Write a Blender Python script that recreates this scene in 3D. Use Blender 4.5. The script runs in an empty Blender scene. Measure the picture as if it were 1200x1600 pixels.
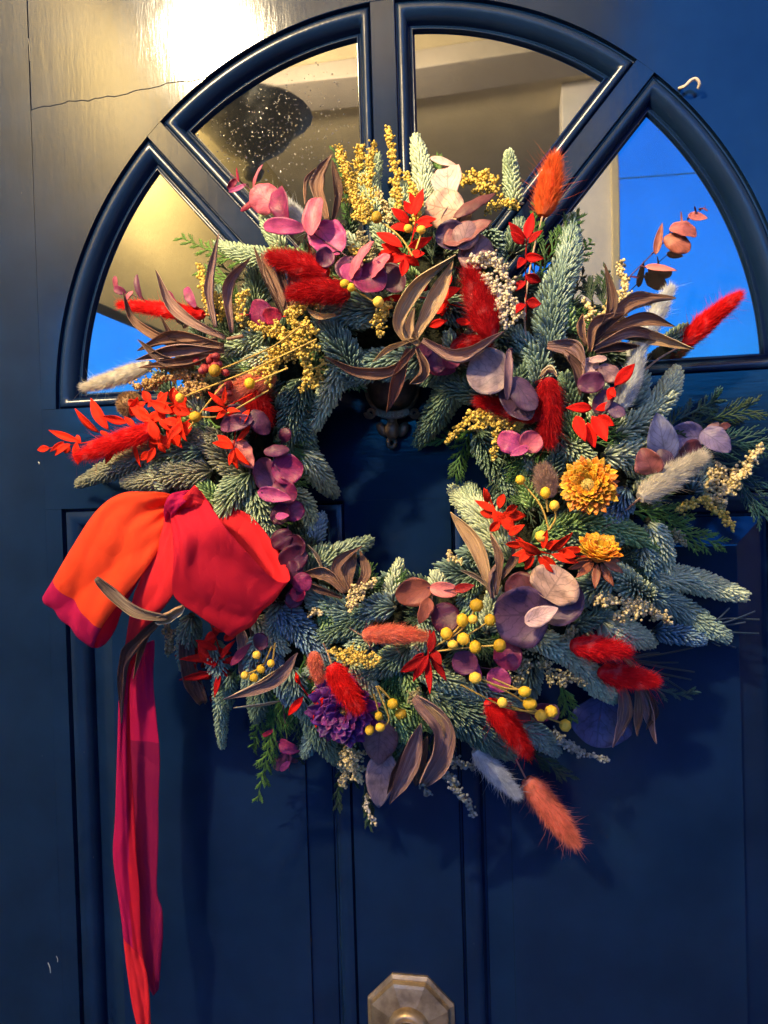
import bpy, bmesh, math, random
import numpy as np
from mathutils import Matrix, Vector
SUN_E = 2.0
SKY_TINT = (.058, .60, 1.6, 1)
SKY_S = .12
EXPO = 4.12
LAMP_W = 25.5
LAMP_C = (1, .78, .46)
PAINT_R = .085
GLASS_M = .21
R = math.radians
rng = np.random.default_rng(7)
random.seed(7)
scene = bpy.context.scene

# ---------------------------------------------------------------- camera
CAM = np.array([.1058, -.6087, -.0871])
YAW, PITCH, ROLL, FPX = -.1885, -.0165, -.0293, 1200.0
def cam_axes():
    cy, sy, cp, sp, cr, sr = math.cos(YAW), math.sin(YAW), math.cos(PITCH), math.sin(PITCH), math.cos(ROLL), math.sin(ROLL)
    f = np.array([sy*cp, cy*cp, sp]); r0 = np.array([cy, -sy, 0.]); u0 = np.cross(r0, f)
    return cr*r0+sr*u0, -sr*r0+cr*u0, f
AR, AU, AF = cam_axes()
cam_data = bpy.data.cameras.new('camera')
cam = bpy.data.objects.new('camera', cam_data); scene.collection.objects.link(cam)
cam.matrix_world = Matrix(((AR[0], AU[0], -AF[0], CAM[0]), (AR[1], AU[1], -AF[1], CAM[1]), (AR[2], AU[2], -AF[2], CAM[2]), (0, 0, 0, 1)))
cam_data.sensor_fit = 'VERTICAL'; cam_data.sensor_height = 32; cam_data.lens = 24
cam_data.clip_start = .01; cam_data.clip_end = 500
scene.camera = cam

# ---------------------------------------------------------------- dusk sky, exposure
world = bpy.data.worlds.new('World'); scene.world = world; world.use_nodes = True
wn = world.node_tree; wn.nodes.clear()
sky = wn.nodes.new('ShaderNodeTexSky'); sky.sky_type = 'NISHITA'; sky.sun_disc = False
sky.sun_elevation = R(SUN_E); sky.sun_rotation = R(20); sky.ozone_density = 3.0; sky.dust_density = .3
mul = wn.nodes.new('ShaderNodeMix'); mul.data_type = 'RGBA'; mul.blend_type = 'MULTIPLY'; mul.inputs[0].default_value = 1
mul.inputs[7].default_value = SKY_TINT
bg = wn.nodes.new('ShaderNodeBackground'); bg.inputs[1].default_value = SKY_S
wo = wn.nodes.new('ShaderNodeOutputWorld')
wn.links.new(sky.outputs[0], mul.inputs[6]); wn.links.new(mul.outputs[2], bg.inputs[0]); wn.links.new(bg.outputs[0], wo.inputs[0])
scene.view_settings.view_transform = 'Standard'; scene.view_settings.look = 'None'
scene.view_settings.exposure = EXPO; scene.view_settings.gamma = 1

# ---------------------------------------------------------------- helpers
def ray(px, py):
    d = AF + AR*(px-600)/FPX - AU*(py-800)/FPX
    return d
def at(px, py, cm=0.):                       # point standing cm centimetres in front of the door face
    d = ray(px, py); t = (-cm/100-CAM[1])/d[1]
    return CAM+d*t
def msz(cm):                                 # metres covered by one photo pixel at that distance
    return (.6087-cm/100)/FPX
def ring_depth(px, py):
    r = math.hypot(px-622, py-742); u = (r-290)/175
    return 2.6+6.2*math.sqrt(max(0., 1-u*u))
def P(p, off=0.):                            # (px, py[, cm]) -> world
    if len(p) == 3: return at(p[0], p[1], p[2]+off)
    return at(p[0], p[1], ring_depth(p[0], p[1])+off)

def spline(pts, n):
    pts = [np.asarray(p, float) for p in pts]
    if len(pts) == 2: return np.array([pts[0]+(pts[1]-pts[0])*t for t in np.linspace(0, 1, n)])
    q = [2*pts[0]-pts[1]]+pts+[2*pts[-1]-pts[-2]]
    out = []
    m = len(pts)-1
    for t in np.linspace(0, m, n):
        i = min(int(t), m-1); f = t-i
        a, b, c, d = q[i], q[i+1], q[i+2], q[i+3]
        out.append(.5*((2*b)+(-a+c)*f+(2*a-5*b+4*c-d)*f*f+(-a+3*b-3*c+d)*f**3))
    return np.array(out)
def norm(v):
    v = np.asarray(v, float); n = np.linalg.norm(v, axis=-1, keepdims=True); return v/np.maximum(n, 1e-12)

class MB:
    def __init__(s): s.v = []; s.f = []; s.uv = []; s.r = []; s.n = 0; s.mi = []
    def add(s, v, f, uv=None, rnd=None, mi=0):
        v = np.asarray(v, float).reshape(-1, 3)
        s.v.append(v); s.f.extend([[int(i)+s.n for i in q] for q in f]); s.n += len(v)
        s.uv.append(np.zeros((len(v), 3)) if uv is None else uv)
        s.r.append(np.full(len(v), random.random() if rnd is None else rnd) if np.ndim(rnd) == 0 else rnd)
        s.mi.extend([mi]*len(f))
    def build(s, name, mat, parent=None, smooth=True, kind=None, label=None):
        v = np.concatenate(s.v)
        o0 = np.array(parent_loc(parent))
        me = bpy.data.meshes.new(name); me.from_pydata((v-o0).tolist(), [], s.f)
        if smooth: me.polygons.foreach_set('use_smooth', [True]*len(me.polygons))
        mats = mat if isinstance(mat, (list, tuple)) else [mat]
        for m in mats: me.materials.append(m)
        if len(mats) > 1: me.polygons.foreach_set('material_index', s.mi)
        a = me.attributes.new('luv', 'FLOAT_VECTOR', 'POINT'); a.data.foreach_set('vector', np.concatenate(s.uv).ravel())
        a = me.attributes.new('rnd', 'FLOAT', 'POINT'); a.data.foreach_set('value', np.concatenate(s.r).ravel())
        me.update()
        o = bpy.data.objects.new(name, me); scene.collection.objects.link(o)
        if parent: o.parent = parent
        if kind: o['kind'] = kind
        if label: o['label'] = label
        return o
def parent_loc(p):
    l = np.zeros(3)
    while p is not None: l += np.array(p.location); p = p.parent
    return l
def thing(name, label, cat, loc, group=None):
    o = bpy.data.objects.new(name, None); scene.collection.objects.link(o)
    o.empty_display_size = .02; o.location = loc; o['label'] = label; o['category'] = cat
    if group: o['group'] = group
    return o
def tag(o, label=None, cat=None, group=None, kind=None):
    if label: o['label'] = label
    if cat: o['category'] = cat
    if group: o['group'] = group
    if kind: o['kind'] = kind
    return o

# ---- primitives into an MB
def frames(path):
    T = norm(np.gradient(path, axis=0)); view = np.array([0., -1., 0.])
    N = view-(T@view)[:, None]*T
    bad = np.linalg.norm(N, axis=1) < .15
    N[bad] = N[bad]+np.array([0, 0, .3])
    N = norm(N-(N*T).sum(1)[:, None]*T); S = np.cross(T, N)
    return T, N, S
def tube(mb, path, rad, k=6, mi=0, rnd=None):
    path = np.asarray(path); n = len(path); rad = np.broadcast_to(np.asarray(rad, float), (n,))
    T, N, S = frames(path); a = np.linspace(0, 2*np.pi, k, endpoint=False)
    v = path[:, None]+rad[:, None, None]*(np.cos(a)[None, :, None]*N[:, None]+np.sin(a)[None, :, None]*S[:, None])
    v = v.reshape(-1, 3); f = []
    for i in range(n-1):
        for j in range(k): f.append((i*k+j, i*k+(j+1) % k, (i+1)*k+(j+1) % k, (i+1)*k+j))
    mb.add(v, f, mi=mi, rnd=rnd)
    c0, c1 = path[0], path[-1]
    mb.add(np.vstack([v[:k], c0]), [((j+1) % k, j, k) for j in range(k)], mi=mi)
    mb.add(np.vstack([v[-k:], c1]), [(j, (j+1) % k, k) for j in range(k)], mi=mi)
def blade(mb, path, width, roll=0., curl=0., shape='lance', thick=.0004, n=12, m=6, twist=0., wob=0., mi=0, bend=0.):
    """leaf or husk: a thin closed sheet along a path. roll/twist in degrees, curl = cross-curvature (rad across)"""
    path = spline(path, n); T, N, S = frames(path)
    L = np.linalg.norm(np.diff(path, axis=0), axis=1).sum()
    t = np.linspace(0, 1, n)
    if bend: path = path+N*(np.sin(np.pi*t)*bend*L)[:, None]; T, N, S = frames(path)
    if shape == 'round': w = np.sqrt(np.clip(np.sin(np.pi*np.clip(t*.98+.01, 0, 1)), 0, 1))
    elif shape == 'ovate': w = np.sin(np.pi*np.clip(t, 0, 1)**.72)**.75
    elif shape == 'petal': w = (.35+.65*np.sin(np.pi*np.clip(t*.8+.08, 0, 1)))*np.sqrt(np.clip(1.02-t**6, 0, 1))
    elif shape == 'strip': w = np.sqrt(np.clip(np.sin(np.pi*(t*.97+.015)), 0, 1))**.6
    elif shape == 'husk': w = np.clip(.25+1.2*t, 0, 1)**.8*np.clip((1-t)*2.0, 0, 1)**.8
    else: w = np.clip(np.sin(np.pi*t**.85), 0, 1)**.95
    w = np.maximum(w, .03)*width/2
    if shape in('round','ovate'):
        if shape=='round':
            t2=.5-.5*np.cos(np.pi*t); path=np.array([np.array([np.interp(x,t,path[:,k]) for k in range(3)]) for x in t2])
            w=np.maximum(np.sin(np.pi*t),.02)*width/2
    ang = np.radians(roll+twist*t); ca, sa = np.cos(ang)[:, None], np.sin(ang)[:, None]
    S2 = S*ca+N*sa; N2 = N*ca-S*sa
    s = np.linspace(-1, 1, m+1)
    ph = random.random()*6.28; fq = random.uniform(2, 4)
    if abs(curl) > 1e-3:
        a = s*curl; X = np.sin(a)/curl; Z = (1-np.cos(a))/abs(curl)*np.sign(curl); k_ = 1/np.abs(X).max(); X = X*k_; Z = Z*k_
    else: X = s; Z = s*0
    wz = wob*np.sin(t[:, None]*fq*6.28+ph+s[None]*1.5)*np.abs(s[None])
    v = path[:, None]+w[:, None, None]*(X[None, :, None]*S2[:, None]+(Z[None]+wz)[..., None]*N2[:, None])
    uv = np.stack(np.broadcast_arrays(t[:, None], s[None], 0*s[None]), -1).reshape(-1, 3)
    top = v+N2[:, None]*thick/2; bot = v-N2[:, None]*thick/2
    k = m+1; f = []
    for i in range(n-1):
        for j in range(m):
            a0 = i*k+j; f.append((a0, a0+1, a0+k+1, a0+k)); b0 = a0+n*k; f.append((b0, b0+k, b0+k+1, b0+1))
    q = n*k
    for i in range(n-1):
        a0 = i*k; f.append((a0, a0+k, a0+k+q, a0+q)); a0 = i*k+m; f.append((a0, a0+q, a0+k+q, a0+k))
    for j in range(m):
        f.append((j, j+q, j+1+q, j+1)); a0 = (n-1)*k+j; f.append((a0, a0+1, a0+1+q, a0+q))
    mb.add(np.vstack([top.reshape(-1, 3), bot.reshape(-1, 3)]), f, uv=np.vstack([uv, uv]), mi=mi)
def ico(sub=1):
    bm = bmesh.new(); bmesh.ops.create_icosphere(bm, subdivisions=sub, radius=1)
    v = np.array([x.co[:] for x in bm.verts]); f = np.array([[q.index for q in x.verts] for x in bm.faces]); bm.free(); return v, f
ICO1, ICO2, ICO3 = ico(1), ico(2), ico(3)
def balls(mb, C, rad, ic=ICO1, squash=None, mi=0):
    v, f = ic; C = np.asarray(C); n = len(C); rad = np.broadcast_to(rad, (n,))
    jit = rng.uniform(.8, 1.2, (n, 1, 3))
    V = C[:, None]+v[None]*rad[:, None, None]*jit
    F = (f[None]+np.arange(n)[:, None, None]*len(v)).reshape(-1, 3)
    mb.add(V.reshape(-1, 3), F, rnd=np.repeat(rng.random(n), len(v)), mi=mi)
def sticks(mb, B, D, Lg, Wd, curve=None, k=4, tipw=.55):
    """many tapered curved needles at once. B base, D unit direction, curve = vector added quadratically"""
    B, D = np.asarray(B), norm(D); n = len(B); Lg = np.broadcast_to(Lg, (n,)); Wd = np.broadcast_to(Wd, (n,))
    if curve is None: curve = np.zeros_like(D)
    up = np.where(np.abs(D[:, 1:2]) > .9, np.array([[1., 0, 0]]), np.array([[0, -1., 0]]))
    S = norm(np.cross(D, up)); N = np.cross(S, D)
    secs = [(0, .6), (.3, .95), (.8, 1.), (.97, .6)]
    a = np.linspace(0, 2*np.pi, k, endpoint=False)+.4
    rings = []
    for t, w in secs:
        c = B+D*(Lg*t)[:, None]+curve*(Lg*t*t)[:, None]
        rings.append(c[:, None]+(Wd*w/2)[:, None, None]*(np.cos(a)[None, :, None]*S[:, None]+.7*np.sin(a)[None, :, None]*N[:, None]))
    tip = (B+D*(Lg*1.0)[:, None]+curve*Lg[:, None])[:, None]
    V = np.concatenate(rings+[tip], 1); nv = V.shape[1]
    f4 = [(i*k+j, i*k+(j+1) % k, (i+1)*k+(j+1) % k, (i+1)*k+j) for i in range(3) for j in range(k)]
    f3 = [(3*k+j, 3*k+(j+1) % k, 4*k) for j in range(k)]
    off = (np.arange(n)*nv)
    F = (np.array(f4)[None]+off[:, None, None]).reshape(-1, 4).tolist(); G = (np.array(f3)[None]+off[:, None, None]).reshape(-1, 3).tolist()
    v = V.reshape(-1, 3); r = np.repeat(rng.random(n), nv)
    tt = np.tile(np.array([s[0] for s in secs for _ in range(k)]+[1.]), n)
    uv = np.stack([tt, 0*tt, 0*tt], -1)
    s_n = mb.n; mb.v.append(v); mb.uv.append(uv); mb.r.append(r); mb.n += len(v)
    ff = [[x+s_n for x in q] for q in F+G]; mb.f.extend(ff); mb.mi.extend([0]*len(ff))
def hairs(mb, B, D, Lg, wd, curve):
    n = len(B); D = norm(D); S = norm(np.cross(D, rng.normal(size=(n, 3)))); Lg = Lg[:, None]
    m1 = B+D*Lg*.5+curve*Lg*.25; tp = B+D*Lg+curve*Lg
    V = np.stack([B-S*wd, B+S*wd, m1+S*wd*.7, m1-S*wd*.7, tp], 1); off = np.arange(n)*5
    s_n = mb.n; mb.v.append(V.reshape(-1, 3)); mb.n += n*5
    mb.uv.append(np.zeros((n*5, 3))); mb.r.append(np.repeat(rng.random(n), 5))
    q = (np.array([[0, 1, 2, 3]])+off[:, None]+s_n).tolist(); t = (np.array([[3, 2, 4]])+off[:, None]+s_n).tolist()
    mb.f.extend(q+t); mb.mi.extend([0]*(2*n))

# ---------------------------------------------------------------- materials
MATS = {}
def nodes(name):
    m = bpy.data.materials.new(name); m.use_nodes = True; nt = m.node_tree; b = nt.nodes['Principled BSDF']; return m, nt, b
def N_(nt, t, **kw):
    n = nt.nodes.new(t)
    for k, v in kw.items(): setattr(n, k, v)
    return n
def mixc(nt, fac, a, b, blend='MIX'):
    n = N_(nt, 'ShaderNodeMix', data_type='RGBA', blend_type=blend)
    for s, x in ((n.inputs[0], fac), (n.inputs[6], a), (n.inputs[7], b)):
        if isinstance(x, bpy.types.NodeSocket): nt.links.new(x, s)
        elif isinstance(x, (int, float)): s.default_value = x
        else: s.default_value = (*x, 1)
    return n.outputs[2]
def math_(nt, op, a, b=None, c=None):
    n = N_(nt, 'ShaderNodeMath', operation=op)
    for i, x in enumerate((a, b, c)):
        if x is None: continue
        if isinstance(x, bpy.types.NodeSocket): nt.links.new(x, n.inputs[i])
        else: n.inputs[i].default_value = x
    return n.outputs[0]
def noise(nt, scale, detail=3, vec=None, rough=.6, coord='Object', stretch=None):
    tc = N_(nt, 'ShaderNodeTexCoord'); n = N_(nt, 'ShaderNodeTexNoise'); n.inputs['Scale'].default_value = scale; n.inputs['Detail'].default_value = detail; n.inputs['Roughness'].default_value = rough
    src = tc.outputs[coord]
    if stretch:
        mp = N_(nt, 'ShaderNodeMapping'); mp.inputs['Scale'].default_value = stretch; nt.links.new(src, mp.inputs[0]); src = mp.outputs[0]
    nt.links.new(src, n.inputs['Vector']); return n.outputs[0]
def ramp(nt, fac, stops):
    r = N_(nt, 'ShaderNodeValToRGB'); e = r.color_ramp.elements
    while len(e) < len(stops): e.new(.5)
    for x, (p, c) in zip(e, stops): x.position = p; x.color = (*c, 1) if len(c) == 3 else c
    nt.links.new(fac, r.inputs[0]); return r.outputs[0]
def bump(nt, b, h, strength=.3, dist=.001, prev=None):
    n = N_(nt, 'ShaderNodeBump'); n.inputs['Strength'].default_value = strength; n.inputs['Distance'].default_value = dist
    nt.links.new(h, n.inputs['Height'])
    if prev is not None: nt.links.new(prev, n.inputs['Normal'])
    nt.links.new(n.outputs[0], b.inputs['Normal']); return n.outputs[0]
def sc(c, k): return tuple(min(1, max(0, x*k)) for x in c)
def attr(nt, nm):
    return N_(nt, 'ShaderNodeAttribute', attribute_name=nm)
def leaf_mat(name, col, rough=.5, vein=.3, col2=None, veins=True, sheen=0., trans=0., spec=.4):
    if name in MATS: return MATS[name]
    m, nt, b = nodes(name); MATS[name] = m
    n1 = noise(nt, 110, 6, rough=.7); c = ramp(nt, n1, [(.3, sc(col2 or col, .45 if not col2 else 1)), (.5, sc(col, .9)), (.72, sc(col, 1.12))])
    rn = attr(nt, 'rnd').outputs['Fac']; hv = N_(nt, 'ShaderNodeHueSaturation')
    nt.links.new(math_(nt, 'MULTIPLY_ADD', rn, .6, .72), hv.inputs['Value']); nt.links.new(c, hv.inputs['Color']); c = hv.outputs[0]
    n2 = noise(nt, 700, 3)
    if veins:
        a = attr(nt, 'luv'); sp = N_(nt, 'ShaderNodeSeparateXYZ'); nt.links.new(a.outputs['Vector'], sp.inputs[0])
        av = math_(nt, 'ABSOLUTE', sp.outputs[1]); wv = noise(nt, 160, 2)
        ph = math_(nt, 'ADD', math_(nt, 'SUBTRACT', math_(nt, 'MULTIPLY', sp.outputs[0], 7), math_(nt, 'MULTIPLY', av, 2.6)), math_(nt, 'MULTIPLY', wv, 1.2))
        pp = math_(nt, 'PINGPONG', ph, .5)
        v1 = math_(nt, 'LESS_THAN', pp, .07); v2 = math_(nt, 'LESS_THAN', av, .035); vv = math_(nt, 'MAXIMUM', v1, v2)
        c = mixc(nt, math_(nt, 'MULTIPLY', vv, vein), c, sc(col, .3))
        h = math_(nt, 'ADD', math_(nt, 'MULTIPLY', vv, -.6), n2)
    else: h = n2
    nt.links.new(c, b.inputs['Base Color']); b.inputs['Roughness'].default_value = rough
    bump(nt, b, h, .35, .0006)
    if sheen: b.inputs['Sheen Weight'].default_value = sheen
    b.inputs['Specular IOR Level'].default_value = spec
    return m
def needle_mat(name, col, tip):
    if name in MATS: return MATS[name]
    m, nt, b = nodes(name); MATS[name] = m
    a = attr(nt, 'luv'); sp = N_(nt, 'ShaderNodeSeparateXYZ'); nt.links.new(a.outputs['Vector'], sp.inputs[0])
    c = ramp(nt, sp.outputs[0], [(0., sc(col, .7)), (.42, tuple(.75*x+.25*y for x, y in zip(col, tip))), (.9, tip)])  # dark bases paint the shade in the gaps between needles
    rn = attr(nt, 'rnd').outputs['Fac']; hv = N_(nt, 'ShaderNodeHueSaturation')
    nt.links.new(math_(nt, 'MULTIPLY_ADD', rn, .55, .75), hv.inputs['Value']); nt.links.new(c, hv.inputs['Color'])
    nt.links.new(hv.outputs[0], b.inputs['Base Color']); b.inputs['Roughness'].default_value = .34
    return m
def fuzz_mat(name, col):
    if name in MATS: return MATS[name]
    m, nt, b = nodes(name); MATS[name] = m
    rn = attr(nt, 'rnd').outputs['Fac']; hv = N_(nt, 'ShaderNodeHueSaturation'); nt.links.new(ramp(nt, noise(nt, 120, 3), [(.3, sc(col, .7)), (.55, col), (.75, tuple(.82*x+.12 for x in col))]), hv.inputs['Color'])
    nt.links.new(math_(nt, 'MULTIPLY_ADD', rn, .5, .75), hv.inputs['Value'])
    nt.links.new(hv.outputs[0], b.inputs['Base Color']); b.inputs['Roughness'].default_value = .8; b.inputs['Specular IOR Level'].default_value = .2
    tr = N_(nt, 'ShaderNodeBsdfTranslucent'); nt.links.new(hv.outputs[0], tr.inputs[0]); mx = N_(nt, 'ShaderNodeMixShader'); mx.inputs[0].default_value = .35
    nt.links.new(b.outputs[0], mx.inputs[1]); nt.links.new(tr.outputs[0], mx.inputs[2]); nt.links.new(mx.outputs[0], nt.nodes['Material Output'].inputs[0])
    return m
def bead_mat(name, col):
    if name in MATS: return MATS[name]
    m, nt, b = nodes(name); MATS[name] = m
    rn = attr(nt, 'rnd').outputs['Fac']; c = ramp(nt, rn, [(0., sc(col, .45)), (.35, col), (1., sc((col[0]*1.12+.05, col[1]*1.15+.05, col[2]*1.3+.06), 1))])
    nt.links.new(c, b.inputs['Base Color']); b.inputs['Roughness'].default_value = .65
    bump(nt, b, noise(nt, 1500, 2), .4, .0005); return m
def husk_mat(name, col, col2):
    if name in MATS: return MATS[name]
    m, nt, b = nodes(name); MATS[name] = m
    a = attr(nt, 'luv'); mp = N_(nt, 'ShaderNodeMapping'); mp.inputs['Scale'].default_value = (1.2, 6, 1); nt.links.new(a.outputs['Vector'], mp.inputs[0])
    n = N_(nt, 'ShaderNodeTexNoise'); n.inputs['Scale'].default_value = 2.2; n.inputs['Detail'].default_value = 6; nt.links.new(mp.outputs[0], n.inputs['Vector'])
    oi = N_(nt, 'ShaderNodeObjectInfo'); ad = N_(nt, 'ShaderNodeVectorMath', operation='ADD'); nt.links.new(mp.outputs[0], ad.inputs[0]); nt.links.new(oi.outputs['Random'], ad.inputs[1]); nt.links.new(ad.outputs[0], n.inputs['Vector'])
    c = ramp(nt, n.outputs[0], [(.32, sc(col2, .55)), (.5, col), (.7, col2)])
    sp = N_(nt, 'ShaderNodeSeparateXYZ'); nt.links.new(a.outputs['Vector'], sp.inputs[0]); ed = math_(nt, 'GREATER_THAN', math_(nt, 'ABSOLUTE', sp.outputs[1]), .9)
    c = mixc(nt, math_(nt, 'MULTIPLY', ed, .6), c, sc(col2, 1.7))
    nt.links.new(c, b.inputs['Base Color']); b.inputs['Roughness'].default_value = .5
    rb = math_(nt, 'SINE', math_(nt, 'MULTIPLY', sp.outputs[1], 16)); bump(nt, b, math_(nt, 'ADD', n.outputs[0], math_(nt, 'MULTIPLY', rb, .18)), .9, .0018); return m

# ---------------------------------------------------------------- the door
def paint_mat(name, axis, strength=.095, base=(.0045, .016, .050), extra=0.):
    m, nt, b = nodes(name)
    st = (1, 1, .16) if axis == 'z' else (.16, 1, 1)
    g = noise(nt, 420, 4, stretch=st); g2 = noise(nt, 130, 3, stretch=st); g3 = noise(nt, 16, 3); sp = noise(nt, 1500, 1)
    c = ramp(nt, g3, [(.3, sc(base, .8)), (.7, sc(base, 1.25))])
    chip = math_(nt, 'GREATER_THAN', noise(nt, 260, 2, stretch=(1, 1, .35)), .795)
    c = mixc(nt, math_(nt, 'MULTIPLY', chip, .5), c, (.12, .12, .11))
    nt.links.new(c, b.inputs['Base Color'])
    nt.links.new(math_(nt, 'MULTIPLY_ADD', noise(nt, 30, 4), .07, PAINT_R+extra), b.inputs['Roughness'])
    b.inputs['IOR'].default_value = 1.42
    h = math_(nt, 'ADD', math_(nt, 'ADD', math_(nt, 'MULTIPLY', g, .5), math_(nt, 'MULTIPLY', g2, .9)), math_(nt, 'MULTIPLY', sp, .16))
    bump(nt, b, h, strength, .0011)
    return m
PAINT_V = paint_mat('navy_paint_upright_grain', 'z'); PAINT_H = paint_mat('navy_paint_level_grain', 'x'); PAINT_B = paint_mat('navy_paint_moulding', 'z', .16, extra=.13)
TH, EA, EB, HUB = 0.8612, .300, .3099, .085
ZT, CX, XL = -.0874, .0434, -.2982
door = thing('front_door', 'dark navy painted panelled front door with a fan of four arched panes behind the wreath', 'door', (0, 0, -.75))

def slab(name, poly, mat, y0=0., y1=.03, parent=None, bev=.0007, label=None):
    p0 = parent_loc(parent)
    bm = bmesh.new(); vs = [bm.verts.new((x-p0[0], y0-p0[1], z-p0[2])) for x, z in poly]; f = bm.faces.new(vs)
    bmesh.ops.recalc_face_normals(bm, faces=[f]); 
    if f.normal.y > 0: bmesh.ops.reverse_faces(bm, faces=[f])
    r = bmesh.ops.extrude_face_region(bm, geom=[f]); nv = [e for e in r['geom'] if isinstance(e, bmesh.types.BMVert)]
    for v in nv: v.co.y = y1-p0[1]
    bmesh.ops.recalc_face_normals(bm, faces=bm.faces)
    me = bpy.data.meshes.new(name); bm.to_mesh(me); bm.free(); me.materials.append(mat)
    o = bpy.data.objects.new(name, me); scene.collection.objects.link(o); o.parent = parent
    if bev:
        md = o.modifiers.new('edge', 'BEVEL'); md.width = bev; md.segments = 2; md.limit_method = 'ANGLE'; md.angle_limit = R(40)
    if label: o['label'] = label
    return o
XS = at(45, 100)[0]; ZC = at(60, 171)[2]
def ell(t, o=0.): return ((EA-o)*math.cos(t), (EB-o)*math.sin(t))
tc = math.asin(ZC/EB) if ZC < EB else 1.2
tcx = math.pi-tc
ztop = .62
# spandrels with a wandering crack between them
cr = [(XS+.0006+(ell(tcx)[0]-XS)*t, ZC+.0010*math.sin(t*9)+.0007*math.sin(t*31)+.0005*math.sin(t*83)+.006*t) for t in np.linspace(0, 1, 26)]
tcx = math.pi-math.asin(cr[-1][1]/EB); cr[-1] = ell(tcx)
slab('arch_board', [(XS+.0006, ztop)]+[(x, z+.0001) for x, z in cr]+[ell(t) for t in np.linspace(tcx, math.pi/2, 60)][1:]+[(0, ztop)], PAINT_V, parent=door)
slab('arch_board', [(XS+.00005, .0003)]+[(-EA, .0003)]+[ell(t) for t in np.linspace(math.pi, tcx, 50)][1:]+[(x, z-.0001) for x, z in cr[::-1]][1:], PAINT_V, parent=door, bev=0)
slab('arch_board', [(0.0002, ztop)]+[ell(t) for t in np.linspace(math.pi/2, 0, 90)]+[(EA, .0003), (.40, .0003), (.40, ztop)], PAINT_V, parent=door)
slab('door_stile', [(-.60, -1.2), (XS, -1.2), (XS, ztop), (-.60, ztop)], PAINT_V, parent=door, bev=0)
slab('door_stile', [(.4004, -1.2), (.60, -1.2), (.60, ztop), (.4004, ztop)], PAINT_V, parent=door)
slab('door_rail', [(XS+.0001, ZT), (.3999, ZT), (.3999, 0), (XS+.0001, 0)], PAINT_H, parent=door, bev=0)
slab('door_rail', [(XS+.0001, -1.2), (.40, -1.2), (.40, -.78), (XS+.0001, -.78)], PAINT_H, parent=door)
slab('centre_stile', [(-CX, -.7797), (CX, -.7797), (CX, ZT-.0002), (-CX, ZT-.0002)], PAINT_V, parent=door, bev=0)
slab('door_stile', [(XS+.0001, -.7797), (XL, -.7797), (XL, ZT-.0002), (XS+.0001, ZT-.0002)], PAINT_V, parent=door, bev=0)
slab('door_stile', [(-XL, -.7797), (.3998, -.7797), (.3998, ZT-.0002), (-XL, ZT-.0002)], PAINT_V, parent=door)
slab('fanlight_hub', [(HUB*math.cos(t), HUB*math.sin(t)) for t in np.linspace(0, math.pi, 40)][::-1], PAINT_V, y0=-.0002, parent=door)
def bar(th, w):
    d = np.array([math.cos(th), math.sin(th)]); n = np.array([-d[1], d[0]])*w
    k = 1/math.sqrt((d[0]/EA)**2+(d[1]/EB)**2)
    a, b = d*(HUB-.003), d*(k+.0006)
    return [tuple(a-n), tuple(b-n), tuple(b+n), tuple(a+n)]
WD, WV = .0086, .0100
for th, w in ((TH, WD), (math.pi/2, WV), (math.pi-TH, WD)):
    slab('glazing_bar', bar(th, w), PAINT_V, y0=.0003, parent=door, bev=.0006)

# pane mouldings: profile swept round each sector with mitred corners
PROF = [(0, -.0002), (.0003, .0045), (.0016, .0048), (.0024, .0022), (.0045, .0006), (.0075, .0004), (.0105, .0016), (.0135, .0042), (.0158, .0075), (.0165, .0098), (.0178, .0095), (.0188, .0080), (.0203, .0078), (.0212, .0092), (.0216, .0125), (.024, .0128)]
def offs_hit(th, c, o, side):
    """parameter on the (shrunken) ellipse where it meets the radial line offset by c towards side"""
    n = np.array([-math.sin(th), math.cos(th)])*side
    f = lambda t: ((EA-o)*math.cos(t)*n[0]+(EB-o)*math.sin(t)*n[1])-c
    lo, hi = th, th+side*1.2
    for _ in range(50):
        mid = (lo+hi)/2
        if f(mid) < 0: lo = mid
        else: hi = mid
    return mid
def outline(t0, t1, c0, c1, o, na=48):
    ol = o*.62
    a0 = offs_hit(t0, c0+ol, o, 1); a1 = offs_hit(t1, c1+ol, o, -1)
    pts = [ell(t, o) for t in np.linspace(a0, a1, na)]
    rh = HUB+ol
    def inner(th, c, side):
        n = np.array([-math.sin(th), math.cos(th)])*side; d = np.array([math.cos(th), math.sin(th)])
        v = d*math.sqrt(rh*rh-c*c)+n*c; return math.atan2(v[1], v[0])
    b1 = inner(t1, c1+ol, -1); b0 = inner(t0, c0+ol, 1)
    pts += [(rh*math.cos(t), rh*math.sin(t)) for t in np.linspace(b1, b0, 14)]
    return pts
def sweep(name, loops, ys, mat, parent):
    mb = MB(); k = len(loops[0]); v = []
    for L, y in zip(loops, ys): v += [(x, y, z) for x, z in L]
    f = []
    for i in range(len(loops)-1):
        for j in range(k): f.append((i*k+j, (i+1)*k+j, (i+1)*k+(j+1) % k, i*k+(j+1) % k))
    mb.add(v, f); o = mb.build(name, mat, parent)
    md = o.modifiers.new('split', 'EDGE_SPLIT'); md.split_angle = R(50)
    return o
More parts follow.
